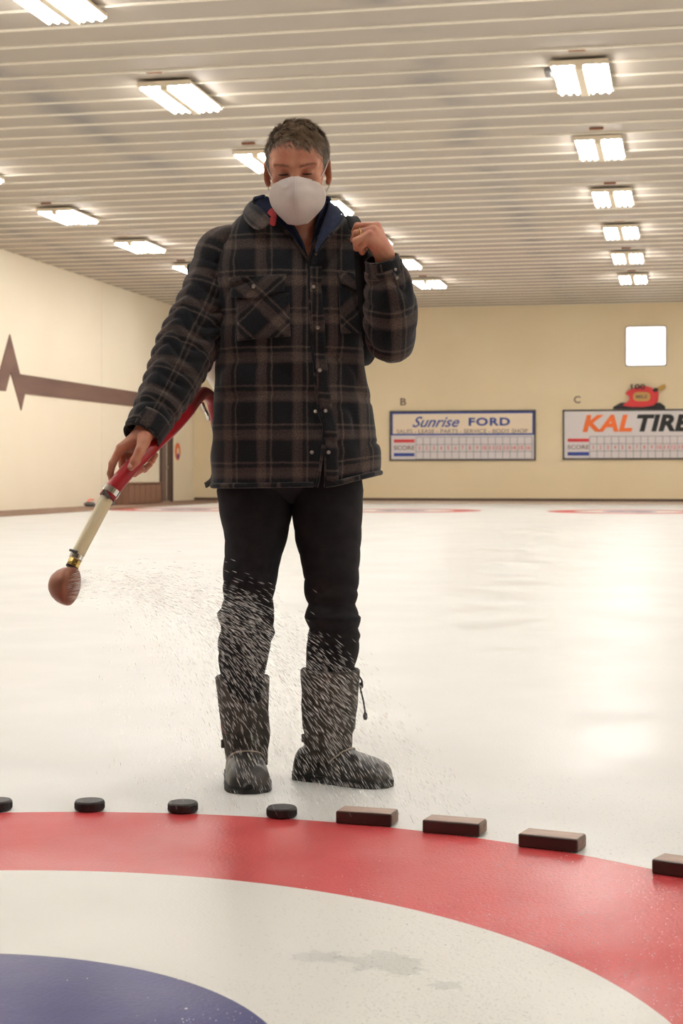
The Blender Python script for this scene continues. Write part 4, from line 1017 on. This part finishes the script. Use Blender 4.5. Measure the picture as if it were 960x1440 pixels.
boot(tR + np.array([-0.035, 0.305, 0]), tR, [[952, 307, 375.5, .075, .075], [1000, 310, 375, .072, .085], [1030, 314, 377, .068, .09], [1036, 316, 376, .064, .09], [1052, 319, 373, .062, .09], [1075, 322, 372, .055, .085]], 40, (1037, 1052), emblem=True)
boot(tL + np.array([-0.262, 0.165, 0]), tL, [[942, 425, 501, .073, .05], [985, 427, 499, .07, .065], [1022, 428, 496, .066, .078], [1030, 430, 492, .06, .08], [1046, 430, 492, .058, .08], [1068, 434, 488, .048, .078]], 50, (1031, 1045), cord=True)

# ================================================================== backpack tank, wand, spray
WHITE_PL = mat('tank_plastic', srgb(232, 226, 208), 0.35, sss=0.1)
WEB = mat('webbing', srgb(34, 33, 33), 0.9, spec=0.1); PINK = mat('faded_red_rubber', srgb(206, 110, 104), 0.5)
tank = empty('backpack_tank', (pw.x, pw.y, 0.0), YAW)
tank.location.z = 0.0
tag(tank, 'white plastic backpack water tank worn behind the plaid jacket', 'tank')
def rbox_loft(secs, n=48, e=0.45):
    V = []; th = np.linspace(0, 2 * math.pi, n, endpoint=False)
    for x, y, z, a, b_ in secs: V.append(np.stack([x + a * spow(np.cos(th), e), y + b_ * spow(np.sin(th), e), np.full(n, z)], 1))
    V = np.vstack(V); m = len(secs); return V, grid_faces(m, n, True) + [tuple(range(n - 1, -1, -1)), tuple((m - 1) * n + j for j in range(n))]
tcx, tcy = -0.06, 0.275
obj('tank_body', rbox_loft([(tcx, tcy, z_, a_, b_) for z_, a_, b_ in ((1.068, .08, .05), (1.078, .135, .075), (1.11, .175, .092), (1.15, .20, .10), (1.20, .228, .105), (1.30, .25, .11), (1.39, .262, .11), (1.435, .252, .105), (1.46, .20, .085), (1.467, .10, .05))]), WHITE_PL, tank, smooth=True)
obj('filler_cap', xf(lathe([(0.06, 0), (0.06, 0.02), (0.05, 0.028), (0, 0.028)], 24), Matrix.Translation((tcx + .04, tcy, 1.455))), SIGN_RED, tank)
obj('base_frame', rbox_loft([(-.07, .25, .925, .13, .07), (-.07, .25, .935, .15, .085), (-.07, .25, .95, .15, .085), (-.07, .25, .955, .13, .07)]), WHITE_PL, tank, smooth=True)
obj('outlet_valve', rbox_loft([(-.14, .18, .955, .05, .05), (-.15, .18, .98, .065, .06), (-.155, .18, 1.02, .07, .06), (-.15, .18, 1.05, .05, .05), (-.13, .2, 1.10, .05, .05)], 32, .7), WHITE_PL, tank, smooth=True)
obj('valve_band', rbox_loft([(-.152, .18, .987, .0665, .0625), (-.153, .18, .993, .068, .0635)], 32, .7), BLACK, tank)
obj('hose_clip', tube([P(284, 566, .10), P(287, 574, .10), P(291, 582, .11), P(293, 590, .13)], 0.005, 8, 16), STEEL, tank, smooth=True)
def ribbon(pts, w_, th, m=50, wd=None):
    Pp = spline(pts, m); T = np.gradient(Pp, axis=0); T /= np.linalg.norm(T, axis=1)[:, None]; V = []
    for i in range(m):
        c = np.array(wd if wd is not None else (1, 0, 0), float); c = c - T[i] * (c @ T[i]); c /= np.linalg.norm(c); nn = np.cross(T[i], c)
        for a, b_ in ((-1, -1), (1, -1), (1, 1), (-1, 1)): V.append(Pp[i] + c * a * w_ / 2 + nn * b_ * th / 2)
    return V, grid_faces(m, 4, True) + [(3, 2, 1, 0), tuple((m - 1) * 4 + j for j in range(4))]
obj('shoulder_strap', ribbon([P(478, 345, .165), P(486, 312, .12), P(492, 305, .06), P(499, 314, -.02), P(505, 330, -.095), P(507, 350, -.122), P(509, 390, -.128), P(515, 450, -.10), P(520, 490, -.02), P(512, 510, .08), P(495, 515, .17)], 0.036, 0.005), WEB, tank, smooth=True)
obj('shoulder_strap', ribbon([P(318, 366, .160), P(296, 368, .156), P(276, 372, .150), P(268, 380, .146), P(270, 392, .146), P(284, 400, .154), P(312, 404, .160)], 0.022, 0.005, wd=(0, 1, 0.3)), WEB, tank, smooth=True)
obj('strap_loop', tube([P(269, 371, .15), P(264.5, 374, .15), P(265.5, 386, .15), P(268, 392, .15), P(271, 386, .15), P(271, 375, .15), P(268, 371, .15)], 0.0035, 8, 40), DKGREY, tank, smooth=True)
obj('waist_strap', ribbon([np.array([-.15, .20, .94]), np.array([-.20, .19, .925]), P(300, 668, .15), P(296, 677, .12), P(289, 682.5, .10)], 0.016, 0.005, wd=(0, 0, 1)), BLACK, tank)

wand = empty('sprinkler_wand', (pw.x, pw.y, 0.0), YAW); tag(wand, 'red hose and cream pipe sprinkler wand with copper rose held in the hand', 'sprinkler wand')
HOSE = mat('red_hose', srgb(172, 28, 38), 0.35, noise=(20, srgb(146, 22, 32), 0.6)); PVC = mat('cream_pipe', srgb(232, 222, 182), 0.25, noise=(12, srgb(236, 230, 206), 0.8)); BRASS = mat('brass', (0.72, 0.52, 0.18), 0.25, 1.0)
COPPER = mat('aged_copper', srgb(150, 98, 76), 0.42, 0.35, noise=(30, srgb(126, 80, 62), 0.8)); CLAMP = STEEL
obj('hose', tube([P(306, 600, .17), P(302, 577, .145), P(297, 561, .12), P(286, 553, .08), P(275, 562, .03), P(263, 578, -.04), P(245, 599, -.12), P(219, 623, -.212), P(193, 648, -.266), P(168, 676, -.295), P(150, 700, -.312)], [.0185, .0185, .0185, .0185, .0185, .019, .019, .0195, .0198, .0205, .0212], 20, 90), HOSE, wand, smooth=True)
obj('pipe', tube([P(156, 690, -.305), P(105.5, 787, -.365)], [.0178, .0168], 20, 8), PVC, wand, smooth=True)
def along(a, b_, t0, t1, r0, r1, n=22): return tube([a + (b_ - a) * t0, a + (b_ - a) * t1], [r0, r1], n, 2)
A_, B_ = P(165, 678, -.297), P(151, 699, -.312)
cl = obj('hose_clamp', along(A_, B_, .45, .80, .0222, .0226), STEEL, wand, smooth=False)
obj('clamp_screw', cat([along(P(146, 690, -.325), P(153, 700, -.335), 0, 1, .005, .005, 10), bbox(-.006, .006, -.006, .006, -.006, .006, .001)][:1]), DKGREY, cl)
obj('hose_end', along(A_, B_, .98, 1.08, .0215, .0205), mat('dark_red_rubber', srgb(104, 22, 30), 0.5), wand)
A_, B_ = P(108, 782, -.362), P(100, 800, -.372)
obj('pipe_clamp', along(A_, B_, -.1, .22, .0178, .0178), STEEL, wand)
obj('clamp_screw', tube([P(98.5, 773.5, -.37), P(108, 776, -.385)], .0035, 8, 4), DKGREY, wand)
bf = obj('brass_fitting', cat([along(A_, B_, .25, .55, .0165, .0172, 8), along(A_, B_, .55, .62, .0135, .0135), along(A_, B_, .62, .80, .0172, .0168, 8)]), BRASS, wand)
obj('fitting_washer', along(A_, B_, .80, .92, .0165, .0160), BLACK, bf)
RO = P(90.5, 823, -.385)
obj('neck', tube([B_ + (A_ - B_) * .15, P(98.5, 804, -.376), P(95, 812, -.380)], [.0125, .011, .016], 18, 10), COPPER, wand, smooth=True)
axr = Vector((0.90, -0.30, -0.15)).normalized(); MR = Matrix.Translation(Vector(RO)) @ axr.to_track_quat('Z', 'Y').to_matrix().to_4x4()
rose = obj('rose', xf(lathe([(0.0, -.040), (.012, -.0385), (.026, -.032), (.037, -.021), (.0445, -.008), (.0485, .006), (.0495, .016), (.0485, .0205), (.044, .0235), (.03, .0265), (.0, .028)], 44), MR), COPPER, wand, smooth=True)
hol = []
for k_ in range(5):
    for j in range(max(1, 7 * k_)):
        a = 2 * math.pi * j / max(1, 7 * k_); r_ = .0095 * k_; hol.append(xf(lathe([(.0011, 0), (.0011, .0012), (0, .0012)], 6), MR @ Matrix.Translation((r_ * math.cos(a), r_ * math.sin(a), .0278 - 2.6 * r_ * r_))))
obj('spray_holes', cat(hol), BLACK, rose)
# ---- water spray: separate elongated drops on ballistic paths from the rose
WATER = bpy.data.materials.new('water_drop'); WATER.use_nodes = True; nt = WATER.node_tree
tb_ = nt.nodes.new('ShaderNodeBsdfTransparent'); df = nt.nodes.new('ShaderNodeBsdfDiffuse'); tl = nt.nodes.new('ShaderNodeBsdfTranslucent')
for q in (df, tl): q.inputs['Color'].default_value = (0.97, 0.96, 0.95, 1)
m1 = nt.nodes.new('ShaderNodeMixShader'); m1.inputs[0].default_value = 0.85; nt.links.new(df.outputs[0], m1.inputs[1]); nt.links.new(tl.outputs[0], m1.inputs[2])
m2 = nt.nodes.new('ShaderNodeMixShader'); m2.inputs[0].default_value = 0.36; nt.links.new(tb_.outputs[0], m2.inputs[1]); nt.links.new(m1.outputs[0], m2.inputs[2])
nt.links.new(m2.outputs[0], nt.nodes['Material Output'].inputs['Surface'])
V, Q = [], []
octf = [(0, 1, 2), (0, 2, 3), (0, 3, 4), (0, 4, 1), (5, 2, 1), (5, 3, 2), (5, 4, 3), (5, 1, 4)]
def drop(p, d, L, r):
    d = d / np.linalg.norm(d); s_ = np.cross(d, [0.3, 1, 0.2]); s_ /= np.linalg.norm(s_); t_ = np.cross(d, s_); n = len(V)
    V.extend([p - d * L / 2, p + s_ * r + d * L * .12, p + t_ * r + d * L * .12, p - s_ * r + d * L * .12, p - t_ * r + d * L * .12, p + d * L / 2])
    Q.extend([(a + n, b_ + n, c_ + n) for a, b_, c_ in octf])
src = RO + np.array(axr) * 0.028
N = 0
while N < 5200:
    v0 = 2.50 * rng.beta(3.4, 1.15); el = math.radians(rng.normal(16, 5)); az = rng.normal(0.06, 0.11)
    vel = np.array([v0 * math.cos(el) * math.cos(az), v0 * math.cos(el) * math.sin(az), v0 * math.sin(el)])
    o_ = src + np.array([0.0, rng.uniform(-.03, .02), rng.uniform(-.04, .035)])
    tmax = (vel[2] + math.sqrt(vel[2] ** 2 + 2 * 9.81 * o_[2])) / 9.81; t = rng.uniform(0.01, 1) * tmax * 0.995
    p = o_ + vel * t - np.array([0, 0, 4.905 * t * t]); vv = vel - np.array([0, 0, 9.81 * t])
    if p[2] < 0.012 or p[1] > -0.14: continue
    brk = np.linalg.norm(p - o_)                    # jets thin out near the rose and only break into drops further on
    if brk < rng.uniform(0.02, 0.46): continue
    N += 1; sp_ = np.linalg.norm(vv); drop(p, vv, rng.uniform(.008, .014) + .0022 * sp_, rng.uniform(.00045, .0008))
for i in range(46):                              # the thin jets leaving the rose
    a = rng.uniform(0, 2 * math.pi); r_ = .040 * math.sqrt(rng.random()); hp_ = np.array(MR @ Vector((r_ * math.cos(a), r_ * math.sin(a), .0285 - 2.6 * r_ * r_)))
    dj = np.array([1.0, rng.normal(-.06, .07), 0.25 + 3.0 * (hp_[2] - RO[2])]); L_ = rng.uniform(.018, .05)
    drop(hp_ + dj / np.linalg.norm(dj) * L_ * .45, dj, L_, .0008)
spray = obj('water_spray', (V, Q), WATER); spray.location = (pw.x, pw.y, 0.0); spray.rotation_euler = (0, 0, YAW)
tag(spray, 'fine spray of water drops falling from the copper rose across the legs', 'water spray', kind='stuff')
# ---- frozen pebble drops on the ice
PEB = bpy.data.materials.new('ice_pebble'); PEB.use_nodes = True; nt = PEB.node_tree
tb_ = nt.nodes.new('ShaderNodeBsdfTransparent'); gl = nt.nodes.new('ShaderNodeBsdfGlossy'); gl.inputs['Roughness'].default_value = 0.12
df = nt.nodes.new('ShaderNodeBsdfDiffuse'); df.inputs['Color'].default_value = (0.95, 0.94, 0.92, 1)
m1 = nt.nodes.new('ShaderNodeMixShader'); m1.inputs[0].default_value = 0.04; nt.links.new(tb_.outputs[0], m1.inputs[1]); nt.links.new(df.outputs[0], m1.inputs[2])
mx = nt.nodes.new('ShaderNodeMixShader'); lw_ = nt.nodes.new('ShaderNodeFresnel'); lw_.inputs[0].default_value = 1.31
fm = nt.nodes.new('ShaderNodeMath'); fm.operation = 'MULTIPLY'; fm.inputs[1].default_value = 0.45; nt.links.new(lw_.outputs[0], fm.inputs[0])
nt.links.new(fm.outputs[0], mx.inputs[0]); nt.links.new(m1.outputs[0], mx.inputs[1]); nt.links.new(gl.outputs[0], mx.inputs[2]); nt.links.new(mx.outputs[0], nt.nodes['Material Output'].inputs['Surface'])
V, Q = [], []
cnt = 0
while cnt < 7000:
    dpt = 2.45 + 2.2 * rng.random() ** 1.6; lat = rng.uniform(-0.23, 0.23) * dpt
    g_ = vnoise(np.array([[lat * 2.3, dpt * 2.3, 0.5]]), 77)[0] + 1.0 * lat + 0.5 * vnoise(np.array([[lat * 14, dpt * 14, 2.5]]), 78)[0]
    if g_ < rng.uniform(-0.35, 0.75): continue
    cnt += 1; p = world_from(lat, dpt); r_ = rng.uniform(0.0008, 0.0021) * (1.6 if rng.random() < 0.04 else 1); h_ = r_ * rng.uniform(0.15, 0.5); n = len(V)
    for i in range(6): a = math.pi * i / 3; V.append((p.x + r_ * math.cos(a), p.y + r_ * math.sin(a), 0.0011))
    for i in range(6): a = math.pi * i / 3; V.append((p.x + .62 * r_ * math.cos(a), p.y + .62 * r_ * math.sin(a), 0.0013 + h_ * .72))
    V.append((p.x, p.y, 0.0013 + h_))
    for i in range(6): k = (i + 1) % 6; Q += [(n + i, n + k, n + 6 + k, n + 6 + i), (n + 6 + i, n + 6 + k, n + 12)]
tag(obj('ice_pebble', (V, Q), PEB, smooth=True), 'tiny frozen glistening drops pebbling the foreground ice', 'ice pebble', kind='stuff')

# ---- glints on the ice painted as opaque white flecks, denser towards the lower right
GLINT = mat('glint', (0.93, 0.93, 0.92), 0.5)
V, Q = [], []; cnt = 0
while cnt < 2600:
    dpt = 2.45 + 1.9 * rng.random() ** 1.4; lat = rng.uniform(-0.23, 0.23) * dpt
    g_ = 1.3 * vnoise(np.array([[lat * 5, dpt * 5, 9.5]]), 87)[0] + 1.6 * lat - 0.35 * (dpt - 3) + 0.7 * vnoise(np.array([[lat * 22, dpt * 22, 3.5]]), 88)[0]
    if g_ < rng.uniform(0.0, 1.1): continue
    cnt += 1; p = world_from(lat, dpt); r_ = rng.uniform(0.0005, 0.0013) * (2.0 if rng.random() < 0.02 else 1); n = len(V); a0 = rng.random() * 6.28
    for z_, q in ((0.0010, 1.0), (0.0012 + 0.45 * r_, 0.7)):
        for i in range(5): a = a0 + 2 * math.pi * i / 5; V.append((p.x + q * r_ * math.cos(a), p.y + q * r_ * math.sin(a), z_))
    Q.append(tuple(n + 5 + i for i in range(5)))
    for i in range(5): k = (i + 1) % 5; Q.append((n + i, n + k, n + 5 + k, n + 5 + i))
tag(obj('glint_fleck', (V, Q), GLINT), 'white flecks painted as glints over the foreground rings', 'glint', kind='stuff')
# ---- water lying on the white ring
WET = bpy.data.materials.new('puddle_water'); WET.use_nodes = True; nt = WET.node_tree
tb_ = nt.nodes.new('ShaderNodeBsdfTransparent'); tb_.inputs[0].default_value = (0.97, 0.98, 0.98, 1); gl = nt.nodes.new('ShaderNodeBsdfGlossy'); gl.inputs['Roughness'].default_value = 0.10
fr_ = nt.nodes.new('ShaderNodeFresnel'); fr_.inputs[0].default_value = 1.33; mx = nt.nodes.new('ShaderNodeMixShader')
fq_ = nt.nodes.new('ShaderNodeMath'); fq_.operation = 'MULTIPLY'; fq_.inputs[1].default_value = 0.3; nt.links.new(fr_.outputs[0], fq_.inputs[0])
nt.links.new(fq_.outputs[0], mx.inputs[0]); nt.links.new(tb_.outputs[0], mx.inputs[1]); nt.links.new(gl.outputs[0], mx.inputs[2]); nt.links.new(mx.outputs[0], nt.nodes['Material Output'].inputs['Surface'])
def puddle(px, row, rx, ry, seed, label):
    c = on_floor(px, row); n = 90; outl = []
    for i in range(n):
        a = 2 * math.pi * i / n; k = 1 + 0.55 * vnoise(np.array([[2.2 * math.cos(a), 2.2 * math.sin(a), seed]]), 5)[0] + 0.28 * vnoise(np.array([[6 * math.cos(a), 6 * math.sin(a), seed]]), 6)[0]
        outl.append((rx * k * math.cos(a), ry * k * math.sin(a)))
    V = [(x, y, 0.0) for x, y in outl] + [(x * .93, y * .93, 0.0008) for x, y in outl]
    o = obj('water_puddle', (V, [(i, (i + 1) % n, n + (i + 1) % n, n + i) for i in range(n)] + [tuple(n + i for i in range(n))]), WET, smooth=False)
    o.location = (c.x, c.y, 0.0012); o.rotation_euler = (0, 0, YAW); tag(o, label, 'puddle', 'puddles on the white ring')
puddle(540, 1357, 0.062, 0.055, 1.0, 'larger wet puddle in the middle of the white ring')
puddle(452, 1346, 0.040, 0.038, 4.0, 'small wet puddle left of the larger one on the white ring')
puddle(628, 1386, 0.026, 0.020, 8.0, 'smallest wet spot right of the larger puddle on the white ring')
